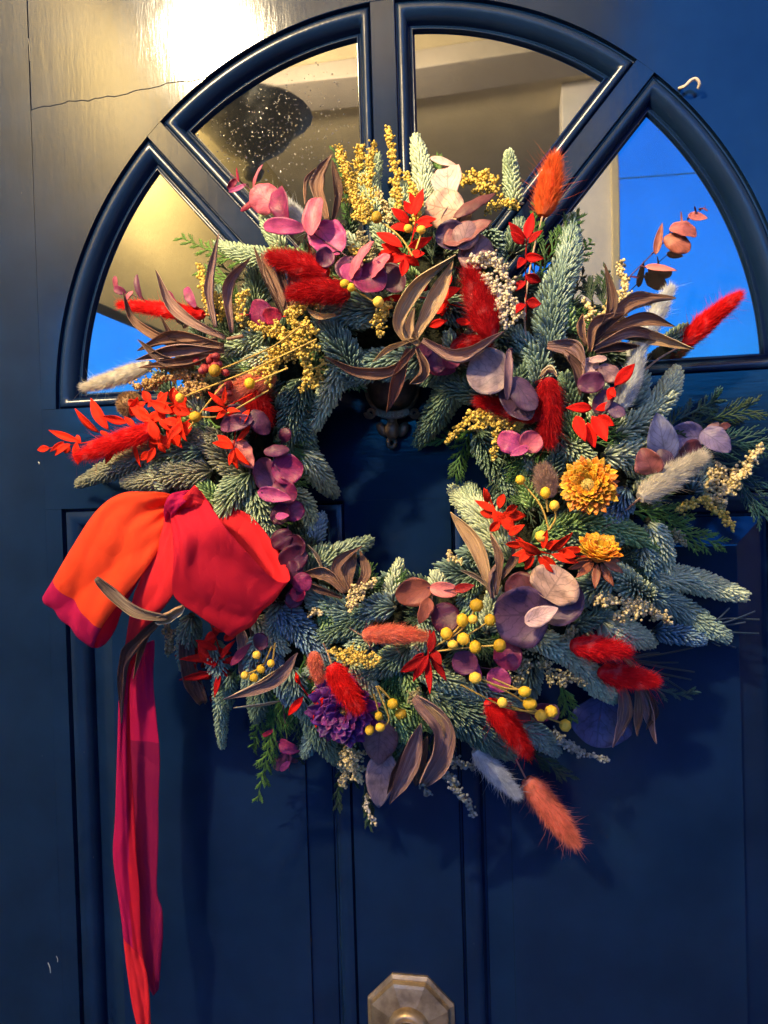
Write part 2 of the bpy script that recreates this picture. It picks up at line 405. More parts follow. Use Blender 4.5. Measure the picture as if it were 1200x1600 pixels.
# old window glass: partly mirror-like against the dark hall behind
gm, gnt, gb = nodes('window_glass')
dirt = noise(gnt, 26, 5); specks = math_(gnt, 'GREATER_THAN', noise(gnt, 420, 1), .77)
c = ramp(gnt, dirt, [(.35, (GLASS_M,)*3), (.7, (GLASS_M*.86,)*3)]); c = mixc(gnt, math_(gnt, 'MULTIPLY', specks, .35), c, (.09, .09, .1))
gb.inputs['Metallic'].default_value = .95; gnt.links.new(c, gb.inputs['Base Color'])
gnt.links.new(math_(gnt, 'MULTIPLY_ADD', math_(gnt, 'MAXIMUM', math_(gnt, 'SUBTRACT', dirt, .5), 0), .15, .012), gb.inputs['Roughness'])
bump(gnt, gb, noise(gnt, 5, 1), .12, .004)
SECT = [(0, TH, 0, WD), (TH, math.pi/2, WD, WV), (math.pi/2, math.pi-TH, WV, WD), (math.pi-TH, math.pi, WD, 0)]
pane_labels = ['right-hand pane reflecting bright blue dusk sky', 'upper right pane reflecting the grey porch ceiling', 'upper left pane with raindrops reflecting the porch lantern', 'left-hand pane reflecting tan ceiling above a strip of blue sky']
for (t0, t1, c0, c1), lb in zip(SECT, pane_labels):
    loops = [outline(t0, t1, c0, c1, o) for o, y in PROF]
    sweep('pane_moulding', loops, [y+.0001 for o, y in PROF], PAINT_B, door)
    slab('window_pane', outline(t0, t1, c0, c1, .0225), gm, y0=.0118, y1=.0158, parent=door, bev=0, label=lb)
# raised and fielded lower panels
PP = [(0, -.0002), (.0004, .006), (.0016, .0062), (.003, .0022), (.006, .0012), (.011, .0016), (.0155, .0050), (.0175, .0100), (.0183, .0140), (.0198, .0142)]
PF = [(.0198, .0140), (.0204, .0125), (.0215, .0122), (.0405, .0062), (.0410, .0036), (.042, .0034)]
def rect(x0, x1, z0, z1, o): return [(x0+o, z1-o), (x1-o, z1-o), (x1-o, z0+o), (x0+o, z0+o)]
for x0, x1 in ((XL, -CX), (CX, -XL)):
    sweep('panel_moulding', [rect(x0, x1, -.7797, ZT, o) for o, y in PP], [y+.0001 for o, y in PP], PAINT_B, door)
    loops = [rect(x0, x1, -.7797, ZT, o) for o, y in PF]; mb = MB(); v = []
    for L, (o, y) in zip(loops, PF): v += [(x, y, z) for x, z in L]
    f = [(i*4+j, (i+1)*4+j, (i+1)*4+(j+1) % 4, i*4+(j+1) % 4) for i in range(len(PF)-1) for j in range(4)]; q = (len(PF)-1)*4; f.append((q+3, q+2, q+1, q))
    mb.add(v, f); mb.build('door_panel', PAINT_V, door, smooth=False)
def plaster(name, col):
    m, nt, b = nodes(name); nt.links.new(ramp(nt, noise(nt, 3, 5), [(.3, sc(col, .85)), (.7, col)]), b.inputs['Base Color']); b.inputs['Roughness'].default_value = .8
    bump(nt, b, noise(nt, 60, 3), .3, .004); return m
# dark hall behind and door core
dm, dnt, db = nodes('dark_core'); db.inputs['Base Color'].default_value = (.01, .01, .012, 1)
slab('door_core', [(-.6, -1.2), (.6, -1.2), (.6, ztop), (-.6, ztop)], dm, y0=.034, y1=.044, parent=door, bev=0)
for (px, py), (qx, qy), w_ in [((75, 1504), (79, 1520), .0005), ((88, 1494), (90, 1503), .0003), ((60, 722), (61, 725), .0006), ((44, 60), (47, 95), .0002)]:
    mb = MB(); tube(mb, spline([at(px, py, .01), at((px+qx)/2+1, (py+qy)/2, .05), at(qx, qy, .01)], 8), w_*.8, 5); mb.build('paint_chip', plaster('chip_white', (.6, .58, .5)), door)
# raindrops on the upper left pane
mb = MB(); wm, wnt, wb = nodes('water_drop'); wb.inputs['Transmission Weight'].default_value = .9; wb.inputs['Roughness'].default_value = .02; wb.inputs['IOR'].default_value = 1.33
C = []
while len(C) < 520:
    x, y = random.gauss(410, 80), random.gauss(195, 65)
    if 300 < x < 566 and 60 < y < 330 and (y > 62+(566-x)*.15) and y < 205+(x-300)*1.05 and y > 205-(x-300)*.62: C.append(at(x, y, -1.17))
balls(mb, np.array(C), rng.uniform(.00022, .0006, len(C))*rng.choice([1, 1, 1.5], len(C)), ICO1); mb.build('raindrops', wm, door, kind='stuff')

# ---------------------------------------------------------------- porch behind the camera, seen in the panes and gloss; unseen sky blockers added
def box(name, x0, x1, y0, y1, z0, z1, mat, parent=None, bev=.004):
    p0 = parent_loc(parent); bm = bmesh.new(); bmesh.ops.create_cube(bm, size=1)
    for v in bm.verts: v.co = Vector(((x0+x1)/2+v.co.x*(x1-x0)-p0[0], (y0+y1)/2+v.co.y*(y1-y0)-p0[1], (z0+z1)/2+v.co.z*(z1-z0)-p0[2]))
    me = bpy.data.meshes.new(name); bm.to_mesh(me); bm.free(); me.materials.append(mat)
    o = bpy.data.objects.new(name, me); scene.collection.objects.link(o); o.parent = parent
    md = o.modifiers.new('edge', 'BEVEL'); md.width = bev; md.segments = 2
    return o
pl4 = plaster('porch_olive_tan', (.40, .33, .155))
pl, pl2, pl3 = plaster('porch_cream', (.70, .62, .45)), plaster('beam_shade_grey', (.36, .33, .33)), plaster('porch_white', (.75, .73, .78))
CZ = 1.42
porch = thing('porch_canopy', 'cream porch ceiling and beam seen reflected in the door panes', 'porch', (-1, -1.6, CZ))
box('ceiling_board', -3.5, .43, -4.5, -.02, CZ, CZ+.06, pl, porch)
box('beam', -3.5, .43, -2.15, -1.95, CZ-.06, CZ-.001, pl2, porch)  # greyer colour paints the beam as if in shade
box('side_board', -1.06, -1.0, -4.4, -.25, .45, CZ-.001, pl4, porch)
box('porch_left_wall', -1.06, -1.0, -1.12, -.05, -1.6, .449, pl4, porch)
box('sky_block_ceiling', .432, 1.3, -1.15, -.02, CZ, CZ+.06, pl, porch)  # unseen ceiling piece added to block sky light from above
box('sky_block_wall', 1.25, 1.35, -2.9, -.05, -1.6, CZ-.002, plaster('sky_block_slate', (.16, .16, .19)), porch)  # unseen dark wall added to block sky light from the right
wire = thing('overhead_wire', 'thin dark overhead wire crossing the reflected sky in the right-hand pane', 'wire', (1.5, -7.5, 3))
def refl(px, py, y):
    d = ray(px, py); t = -CAM[1]/d[1]; p = CAM+d*t; d = d*np.array([1, -1, 1]); return p+d*(y/d[1])
w0, w1 = refl(985, 275, -7.5), refl(1110, 266, -7.5); dw = w1-w0
mb = MB(); tube(mb, spline([w0-dw*1.5, w0, w1, w1+dw*3], 16), .008, 6); mb.build('cable', pl3, wire)
post = thing('porch_post', 'white square porch post reflected in the right-hand pane', 'post', (.40, -2.3, -1.5))
box('post_shaft', .26, .44, -2.5, -2.3, -1.5, CZ-.001, pl3, post)
box('post_trim', .415, .443, -2.305, -2.275, -1.5, CZ-.002, pl, post)
LP = np.array([-.706, -1.4, 1.157])
lan = thing('porch_lantern', 'dark metal porch lantern with a warm bulb, reflected in the upper left pane', 'lantern', tuple(LP))
def lathe(name, prof, c, mat, parent, axis='z', k=32, smooth=True):
    mb = MB(); a = np.linspace(0, 2*np.pi, k, endpoint=False); v = []
    for r, h in prof:
        for t in a:
            v.append((c[0]+r*math.cos(t), c[1]+r*math.sin(t), c[2]+h) if axis == 'z' else (c[0]+r*math.cos(t), c[1]-h, c[2]+r*math.sin(t)))
    f = [(i*k+j, i*k+(j+1) % k, (i+1)*k+(j+1) % k, (i+1)*k+j) for i in range(len(prof)-1) for j in range(k)]
    mb.add(v, f); return mb.build(name, mat, parent, smooth)
im, inn, ib = nodes('lantern_iron'); ib.inputs['Base Color'].default_value = (.02, .02, .02, 1); ib.inputs['Roughness'].default_value = .5
em, ent, eb = nodes('bulb_glow'); eb.inputs['Emission Color'].default_value = (1, .62, .22, 1); eb.inputs['Emission Strength'].default_value = 10
lathe('bulb', [(.001, -.03), (.016, -.026), (.024, -.008), (.024, .006), (.012, .026), (.001, .028)], LP, em, lan)
lathe('lantern_bowl', [(0.0017, -0.3289), (0.0209, -0.3214), (0.0313, -0.299), (0.0174, -0.2841), (0.0383, -0.2616), (0.0957, -0.2242), (0.1305, -0.1794), (0.1705, -0.1495), (0.1636, -0.1435), (0.087, -0.1346), (0.0209, -0.0897), (0.0174, -0.0449), (0.0017, -0.0449)], LP+np.array([.085, 0, -.03]), im, lan, k=24)
lathe('light_block_cap', [(.004, .085), (.03, .08), (.125, .05), (.128, .045), (.03, .056), (.004, .066)], LP+np.array([0, 0, .02]), im, lan, k=24)  # cap added to keep the bulb's light off the ceiling above
lathe('lantern_rod', [(.004, .028), (.004, CZ-LP[2]-.01), (.04, CZ-LP[2]-.008), (.04, CZ-LP[2]-.001)], LP, im, lan)
# dark hedge added to block low sky in the reflections, and paving
hgm, hgt, hgb = nodes('hedge_leaves'); hgt.links.new(ramp(hgt, noise(hgt, 9, 5), [(.35, (.006, .010, .006)), (.7, (.03, .05, .02))]), hgb.inputs['Base Color']); hgb.inputs['Roughness'].default_value = .8
hedge = thing('sky_block_hedge', 'added dark hedge blocking the low sky in the door reflections', 'hedge', (0, -8.4, -1.6))
mb = MB(); mb.add([(x, y, z) for z in (-1.6, .85) for x, y in ((-14, -8), (14, -8), (14, -8.8), (-14, -8.8))], [(0, 1, 5, 4), (1, 2, 6, 5), (2, 3, 7, 6), (3, 0, 4, 7), (4, 5, 6, 7)]); mb.build('hedge_core', hgm, hedge, smooth=False)
mb = MB(); n = 9000; B = np.stack([rng.uniform(-14, 14, n), rng.uniform(-8.15, -7.9, n), rng.uniform(-1.5, .98, n)], 1); hairs(mb, B, rng.normal(size=(n, 3)), rng.uniform(.08, .16, n), .03, np.zeros((n, 3))); mb.build('hedge_foliage', hgm, hedge, kind='stuff')
pvm = plaster('paving', (.16, .15, .14))
mb = MB(); mb.add([(-60, .05, -1.6), (60, .05, -1.6), (60, -120, -1.6), (-60, -120, -1.6)], [(0, 1, 2, 3)]); gp = mb.build('ground', pvm); gp['kind'] = 'structure'
ll = bpy.data.lights.new('lantern_light', 'POINT'); ll.energy = LAMP_W; ll.color = LAMP_C; ll.shadow_soft_size = .05
lo = bpy.data.objects.new('lantern_light', ll); lo.location = tuple(LP+np.array([.0, .0, .0])); scene.collection.objects.link(lo)

# ---------------------------------------------------------------- builders of the wreath's pieces
FIR = {
 'g': needle_mat('fir_grey_green', (.03, .06, .035), (.36, .46, .28)),
 'b': needle_mat('fir_blue', (.018, .04, .05), (.25, .36, .28)),
 'B': needle_mat('fir_strong_blue', (.02, .045, .08), (.17, .28, .34)),
 'd': needle_mat('fir_dark', (.010, .02, .016), (.14, .22, .14)),
 'k': needle_mat('fir_olive_brown', (.03, .03, .018), (.25, .25, .16)),
 'p': needle_mat('fir_pale', (.05, .08, .05), (.55, .63, .40)),
 'n': needle_mat('fir_green', (.02, .045, .015), (.24, .38, .13))}
twig_d = leaf_mat('twig_gap_shade', (.02, .022, .012), veins=False)  # dark core colour puts shade into the gaps of the fir
twig = leaf_mat('twig_bark', (.12, .08, .04), veins=False)
def fir(path, r, col='g', off=0., dens=1., spread=58, nlen=None, parent=None):
    w = np.array([P(p, off/100) if len(p) == 2 else at(*p) for p in path]); mid = path[len(path)//2]
    px = msz(5); r = r*px
    c = spline(w, 24); L = np.linalg.norm(np.diff(c, axis=0), axis=1).sum(); T, N, S = frames(c)
    mb = MB(); tube(mb, c, np.linspace(.0026, .0014, 24), 6)
    st = mb.build('fir_branch', twig_d, parent)
    n = int(dens*L/px*r/px/28*2.0)+28
    s = np.sort((np.arange(n)+rng.random(n))/n); s = np.clip(s+.02, 0, 1)
    idx = s*(len(c)-1); i0 = np.clip(idx.astype(int), 0, len(c)-2); fr = (idx-i0)[:, None]
    lp = lambda A: A[i0]*(1-fr)+A[i0+1]*fr
    B, t, nn, ss = lp(c), norm(lp(T)), norm(lp(N)), norm(lp(S))
    phi = (((np.arange(n)*2.39996+rng.normal(0, .07, n)) % 6.2832)-3.1416)*.72
    rad = np.cos(phi)[:, None]*nn+np.sin(phi)[:, None]*ss
    ang = np.radians(spread*(1.12-.80*s**3)+rng.normal(0, 3.5, n))[:, None]
    D = np.cos(ang)*t+np.sin(ang)*rad
    ln = (nlen*px if nlen else r*1.02)*rng.uniform(.84, 1.0, n)*(1-.15*s)*(.75+.25*np.minimum(1, s*6))
    cv = (t*.24+nn*.05)*rng.uniform(.8, 1.15, n)[:, None]
    m2 = MB(); sticks(m2, B+rad*.0006, D, ln, rng.uniform(.0017, .0021, n), cv)
    m2.build('needles', FIR[col], st, kind='stuff')
    return st
CED = {'n': leaf_mat('cedar_green', (.05, .13, .025), veins=False), 'y': leaf_mat('cedar_bright', (.12, .24, .04), veins=False), 't': leaf_mat('cedar_teal', (.02, .07, .06), veins=False), 'd': leaf_mat('cedar_dark', (.02, .05, .018), veins=False)}
def cedar(path, w, col='n', off=0., n=9, parent=None):
    """flat scale-leaved spray: stem, side shoots, their side shoots"""
    wp = np.array([P(p, off/100) for p in path]); px = msz(4); c = spline(wp, 30); T, N, S = frames(c); mb = MB()
    def scaly(a, d, L, r):
        k = max(4, int(L/px/3.2)); tt = np.linspace(0, 1, k); bow = np.cross(d, N[0])*random.uniform(-.08, .08)
        pth = a+d*(L*tt)[:, None]+bow*(L*tt**2)[:, None]
        rr = r*(1-.55*tt)*(1+.35*(np.arange(k) % 2)); tube(mb, pth, rr, 5)
    tube(mb, c, np.linspace(1.9*px, .8*px, 30), 5)
    n = int(n*1.7)
    for i in range(n):
        s = (i+.6)/n; k = int(s*29); sd = 1 if i % 2 else -1
        a = R(random.uniform(17, 32)); d = norm(T[k]*math.cos(a)+S[k]*sd*math.sin(a)+N[k]*random.uniform(-.12, .25))
        L = w*px*(1.35-.75*s)*random.uniform(.8, 1.15); scaly(c[k], d, L, 1.5*px)
        for j in range(2, 7):
            u = j/8; b = c[k]+d*L*u; s2 = 1 if j % 2 else -1
            d2 = norm(d*math.cos(.42)+np.cross(d, N[k])*s2*math.sin(.42)+N[k]*random.uniform(-.1, .2)); scaly(b, d2, L*.42*(1.15-u)*random.uniform(.8, 1.2), 1.25*px)
    return mb.build('cedar_frond', CED[col], parent, kind='stuff')
def longneedles(base, tips, col, parent):
    mb = MB(); b = P(base)
    for t in tips: e = P(t); m = (b+e)/2+rng.normal(0, .002, 3); tube(mb, spline([b, m, e], 8), np.linspace(.0011, .0006, 8), 5)
    return mb.build('pine_tuft', FIR[col], parent, kind='stuff')

STEM = {}
def stem_m(col, nm):
    return leaf_mat('stem_'+nm, col, veins=False)
TAIL = 'bunny tails in the wreath'
def bunny(base, tip, r, col, label, off=1.5, stem=None, fl=1., awns=110, scol=(.45, .33, .12)):
    px = msz(ring_depth(*base[:2]) if len(base) == 2 else base[2])
    b, t = (P(base, off) if len(base) == 2 else at(*base)), (P(tip, off) if len(tip) == 2 else at(*tip))
    if len(base)==2: 
        b = at(base[0], base[1], ring_depth(*base)+off); t = at(tip[0], tip[1], ring_depth(*base)*.6+ring_depth(*tip)*.4+off)
    r = r*px*.93; root = thing('bunny_tail', label, 'dried grass', tuple(b), TAIL)
    L = np.linalg.norm(t-b); ax = (t-b)/L
    bowv = np.array([random.uniform(-.03, .03), -.02, random.uniform(-.03, .03)])*L
    c = spline([b, (b+t)/2+bowv, t], 26); T, N, S = frames(c); s = np.linspace(0, 1, 26)
    prof = r*(.80+random.uniform(-.06, .05))*(1+.06*np.sin(s*random.uniform(8, 16)+random.random()*6))*np.sin(np.pi*np.clip(s*.94+.05, 0, 1)**.72)**.62; prof[-1] *= .35
    mb = MB(); tube(mb, c, prof, 14); mb.build('seed_head', fuzz_mat('fuzz_%02d%02d%02d' % tuple(int(x*99) for x in col), col), root)
    n = int(5600*fl); ss = rng.random(n); ix = ss*25; i0 = np.clip(ix.astype(int), 0, 24); f = (ix-i0)[:, None]
    lp = lambda A: A[i0]*(1-f)+A[i0+1]*f
    ph = rng.random(n)*6.283; rad = np.cos(ph)[:, None]*lp(N)+np.sin(ph)[:, None]*lp(S)
    pr = prof[i0]*(1-f[:, 0])+prof[i0+1]*f[:, 0]
    B = lp(c)+rad*(pr*.9)[:, None]; D = rad*rng.uniform(.3, .75, (n, 1))+lp(T)*1.0+rng.normal(0, .30, (n, 3))
    Lh = r*rng.uniform(.3, .95, n)
    hb = MB(); hairs(hb, B, D, Lh, px*.30, lp(T)*.1)
    if awns:
        k = rng.choice(n, awns, replace=False); hairs(hb, B[k], norm(D[k])+rad[k]*.6, r*rng.uniform(1.0, 2.1, awns), px*.22, rng.normal(0, .15, (awns, 3)))
    hb.build('hairs', fuzz_mat('fuzz_%02d%02d%02d' % tuple(int(x*99) for x in col), col), root, kind='stuff')
    if stem:
        sp = [b]+[P(q, off*.3) for q in stem]; m3 = MB(); tube(m3, spline(sp, 16), .0007, 5); m3.build('stem', stem_m(scol, 'straw_%d' % int(scol[0]*99)), root)
    return root
LC = {'pk': (.52, .10, .15), 'co': (.62, .17, .15), 'cr': (.42, .012, .06), 'mg': (.24, .018, .085), 'pu': (.14, .03, .075), 'pl': (.085, .008, .035), 'hp': (.46, .06, .20), 'be': (.62, .38, .27),
      'pp': (.66, .42, .38), 'mv': (.26, .14, .15), 'bl': (.07, .08, .19), 'vi': (.105, .05, .10), 'te': (.42, .12, .07), 'br': (.20, .06, .06), 'dr': (.30, .01, .012), 'md': (.10, .02, .025), 'ma': (.34, .24, .25), 'bm': (.22, .17, .30)}
EUC = 'eucalyptus sprigs in the wreath'
def euc(label, stem, leaves, off=1.6, srad=1.6, scol=(.10, .03, .05), cat='eucalyptus'):
    """leaves: (bx,by,tx,ty,width_px,roll,col[,shape])"""
    sp = np.array([P(q, off-.4) for q in stem]); root = thing('eucalyptus_sprig', label, cat, tuple(sp[0]), EUC); px = msz(8)
    if len(stem) > 1:
        mb = MB(); tube(mb, spline(sp, 30), np.linspace(srad*px, srad*.5*px, 30), 6); mb.build('stem', stem_m(scol, 'plum'), root)
    stc = spline(sp, 60) if len(stem) > 1 else None
    for i, lf in enumerate(leaves):
        bx, by, tx, ty, w, roll, col = lf[:7]; shape = lf[7] if len(lf) > 7 else 'round'
        o2 = off+.25*(i % 3)+(lf[8] if len(lf) > 8 else 0)
        b = at(bx, by, ring_depth(bx, by)+o2); t = at(tx, ty, ring_depth(bx, by)*.7+ring_depth(tx, ty)*.3+o2+random.uniform(-.3, .5))
        mb = MB(); blade(mb, [b, t], w*px, roll, random.choice((.35, .8, -.4, .6)), shape, .0003, 16, 8, bend=random.uniform(-.12, .16), wob=random.uniform(.04, .16), twist=random.uniform(-18, 18))
        lfo = mb.build('leaf', leaf_mat('leaf_'+col, LC[col], .48, .5 if col in ('be', 'pp', 'bl', 'vi', 'mv', 'bm') else .35), root)
        if stc is not None:
            k = int(np.argmin(np.linalg.norm(stc-b, axis=1))); dd = np.linalg.norm(stc[k]-b)
            if .001 < dd < .022:
                mb = MB(); tube(mb, spline([stc[k], (stc[k]+b)/2+rng.normal(0, .0008, 3), b+(t-b)*.12], 6), .00055, 5); mb.build('petiole', stem_m(scol, 'plum'), lfo)
    return root
RED = {'r': leaf_mat('ruscus_red', (.82, .012, .006), .7, veins=True, spec=.15), 'o': leaf_mat('ruscus_orange_red', (.90, .030, .006), .7, veins=True, spec=.15), 'd': leaf_mat('ruscus_dark_red', (.42, .005, .006), .7, veins=True, spec=.15)}
RUS = 'dyed red ruscus sprigs in the wreath'
def ruscus(label, stems, leaves=(), col='r', off=1.8, auto=0, llen=34, lw=13, base_off=0):
    sp = [np.array([P(q, off-.2) for q in s]) for s in stems]; root = thing('ruscus_sprig', label, 'ruscus', tuple(sp[0][0]), RUS); px = msz(8)
    for s in sp:
        mb = MB(); tube(mb, spline(s, 20), np.linspace(1.5*px, .8*px, 20), 5); mb.build('stem', RED[col], root)
        if auto:
            c = spline(s, 60); T, N, S = frames(c)
            for i in range(auto):
                u = .08+.9*i/auto; k = int(u*59); sd = 1 if i % 2 else -1; a = R(random.uniform(25, 75))
                d = norm(T[k]*math.cos(a)+S[k]*sd*math.sin(a)+N[k]*random.uniform(-.25, .6)); L = llen*px*random.uniform(.7, 1.15)*(1-.25*u)
                mb = MB(); blade(mb, [c[k], c[k]+d*L*.5+N[k]*L*.05, c[k]+d*L+N[k]*L*random.uniform(-.25, .15)], lw*px*random.uniform(.8, 1.2), random.uniform(-60, 60), random.uniform(.5, 1.3), 'lance', .0005, 10, 4, twist=random.uniform(-40, 40)); mb.build('leaf', RED[col], root)
            k = 59; mb = MB(); blade(mb, [c[k], c[k]+T[k]*llen*px*.8], lw*px, random.uniform(-40, 40), .8, 'lance', .0005, 10, 4); mb.build('leaf', RED[col], root)
    for lf in leaves:
        bx, by, tx, ty, w = lf[:5]; roll = lf[5] if len(lf) > 5 else random.uniform(-35, 35)
        D = ring_depth(bx, by)+off+random.uniform(-.2, .5)
        b = at(bx, by, D); t = at(tx, ty, D+random.uniform(-.6, .8))
        mb = MB(); blade(mb, [b, t], w*px, roll, random.uniform(.5, 1.1), 'lance', .0005, 10, 4, bend=random.uniform(-.12, .15)); mb.build('leaf', RED[col], root)
    return root
HUSK = {'b': husk_mat('husk_brown', (.20, .095, .06), (.38, .21, .13)), 'd': husk_mat('husk_dark', (.08, .033, .026), (.18, .085, .06)), 't': husk_mat('husk_tan', (.48, .28, .13), (.72, .50, .28)), 'm': husk_mat('husk_mauve', (.24, .125, .11), (.48, .30, .25)), 'g': husk_mat('husk_grey', (.16, .10, .07), (.32, .25, .18)), 'r': husk_mat('husk_rust', (.30, .09, .05), (.34, .14, .08))}
PODS = 'dried seed pods in the wreath'
def pod(label, blades_, off=2., stem=None):
    p0 = blades_[0][0][0]; b0 = at(p0[0], p0[1], ring_depth(*p0[:2])+off); root = thing('seed_pod', label, 'seed pod', tuple(b0), PODS); px = msz(8)
    for bl in blades_:
        pts, w, col = bl[:3]; curl = bl[3] if len(bl) > 3 else 1.6; roll = bl[4] if len(bl) > 4 else random.uniform(-30, 30)
        n = len(pts); wp = []
        for i, q in enumerate(pts):
            D = ring_depth(*q[:2])*(.35) + ring_depth(*pts[0][:2])*.65+off+(q[2] if len(q) > 2 else 0)
            wp.append(at(q[0], q[1], D))
        mb = MB(); blade(mb, wp, w*px*.88, roll, min(2.0, curl*1.25), 'husk' if len(bl) < 6 else bl[5], .0009, 18, 8, twist=random.uniform(-50, 50), wob=.2)
        mb.build('husk', HUSK[col], root)
    if stem:
        mb = MB(); tube(mb, spline([P(q, off) for q in stem], 12), .0013, 6); mb.build('stem', HUSK['b'], root)
    return root
BD = {'y': bead_mat('florets_yellow', (.72, .50, .07)), 'c': bead_mat('florets_cream', (.70, .55, .24)), 'o': bead_mat('florets_ochre', (.50, .29, .08)), 'w': bead_mat('florets_pale', (.62, .52, .34)), 'l': bead_mat('florets_olive', (.32, .28, .13)), 's': bead_mat('florets_sage', (.30, .30, .22))}
GR = 'dried goldenrod plumes in the wreath'
def plume(label, paths, col='y', off=1.4, bead=4.2, dens=1., part=None):
    """paths: list of (points, width_px)"""
    p0 = paths[0][0][0]; b0 = P(p0, off); root = part or thing('goldenrod_plume', label, 'dried flower', tuple(b0), GR); px = msz(7)
    st, bb, C, Rr = MB(), MB(), [], []
    for pts, w in paths:
        D0 = ring_depth(*pts[0][:2]); wp = [at(q[0], q[1], D0*.4+ring_depth(*q[:2])*.6+off) for q in pts]
        c = spline(wp, 40); T, N, S = frames(c); L = np.linalg.norm(np.diff(c, axis=0), axis=1).sum()/px
        tube(st, c, np.linspace(1.6*px, .7*px, 40), 5)
        nb = max(8, int(L/8*2.9))
        for i in range(nb):
            s = (i+random.random())/nb; k = int(min(.999, s)*39); ph = random.uniform(-1.9, 1.9)
            rad = math.sin(ph)*S[k]+math.cos(ph)*N[k]; d = norm(T[k]*.75+rad)
            bl = w*px*.78*(1-.62*s)*random.uniform(.55, 1.15)*(.6+.4*min(1, s*5)); tube(st, spline([c[k], c[k]+d*bl], 4), .5*px, 4)
            m = max(2, int(dens*bl/px/bead*2.6))
            for j in range(m):
                u = (j+.6)/m; C.append(c[k]+d*bl*u+rng.normal(0, bead*px*.5, 3)); Rr.append(bead*px*random.uniform(.40, .66))
        for u in np.linspace(.55, 1, max(3, int(L/bead*.45))): C.append(c[int(u*39)]+rng.normal(0, bead*px*.3, 3)); Rr.append(bead*px*.8)
    st.build('stalk', stem_m((.25, .2, .06), 'khaki'), root, kind='stuff'); balls(bb, np.array(C), np.array(Rr), ICO1); bb.build('florets', BD[col], root, kind='stuff')
    return root
YB = bead_mat('ball_yellow', (.84, .50, .015)); YS = stem_m((.55, .36, .07), 'gold')
def yballs(label, stems, cents, off=2.4, r=10.5):
    root = thing('billy_button_sprig', label, 'dried flower', tuple(P(cents[0], off)), 'yellow ball flower sprigs in the wreath'); px = msz(9)
    mb = MB()
    for s in stems: tube(mb, spline([P(q, off-.2) for q in s], 16), 1.5*px, 5)
    mb.build('stem', YS, root)
    for q in cents:
        c = P(q, off)+np.array([0, -random.uniform(0, .004), 0]); rr = r*px*random.uniform(.68, .97)
        v, f = ICO3; a = np.arctan2(v[:, 0], v[:, 2]); V = v*(1+.05*np.cos(7*a)*(1-np.abs(v[:, 1])))[:, None]
        tip = np.clip(-v[:, 1]-.8, 0, 1); V = V*(1-.5*tip[:, None]); V += np.exp(-((v[:, 1]+1)**2+v[:, 0]**2)/.012)[:, None]*np.array([0, -.16, 0])
        ax = norm(np.array([random.uniform(-.6, .6), -1, random.uniform(-.6, .6)])); R3 = Vector((0, -1, 0)).rotation_difference(Vector(ax)).to_matrix()
        V = V@np.array(R3).T; m = MB(); m.add(c+V*rr*rng.uniform(.88, 1.08, 3), f); m.build('flower_ball', YB, root)
    return root
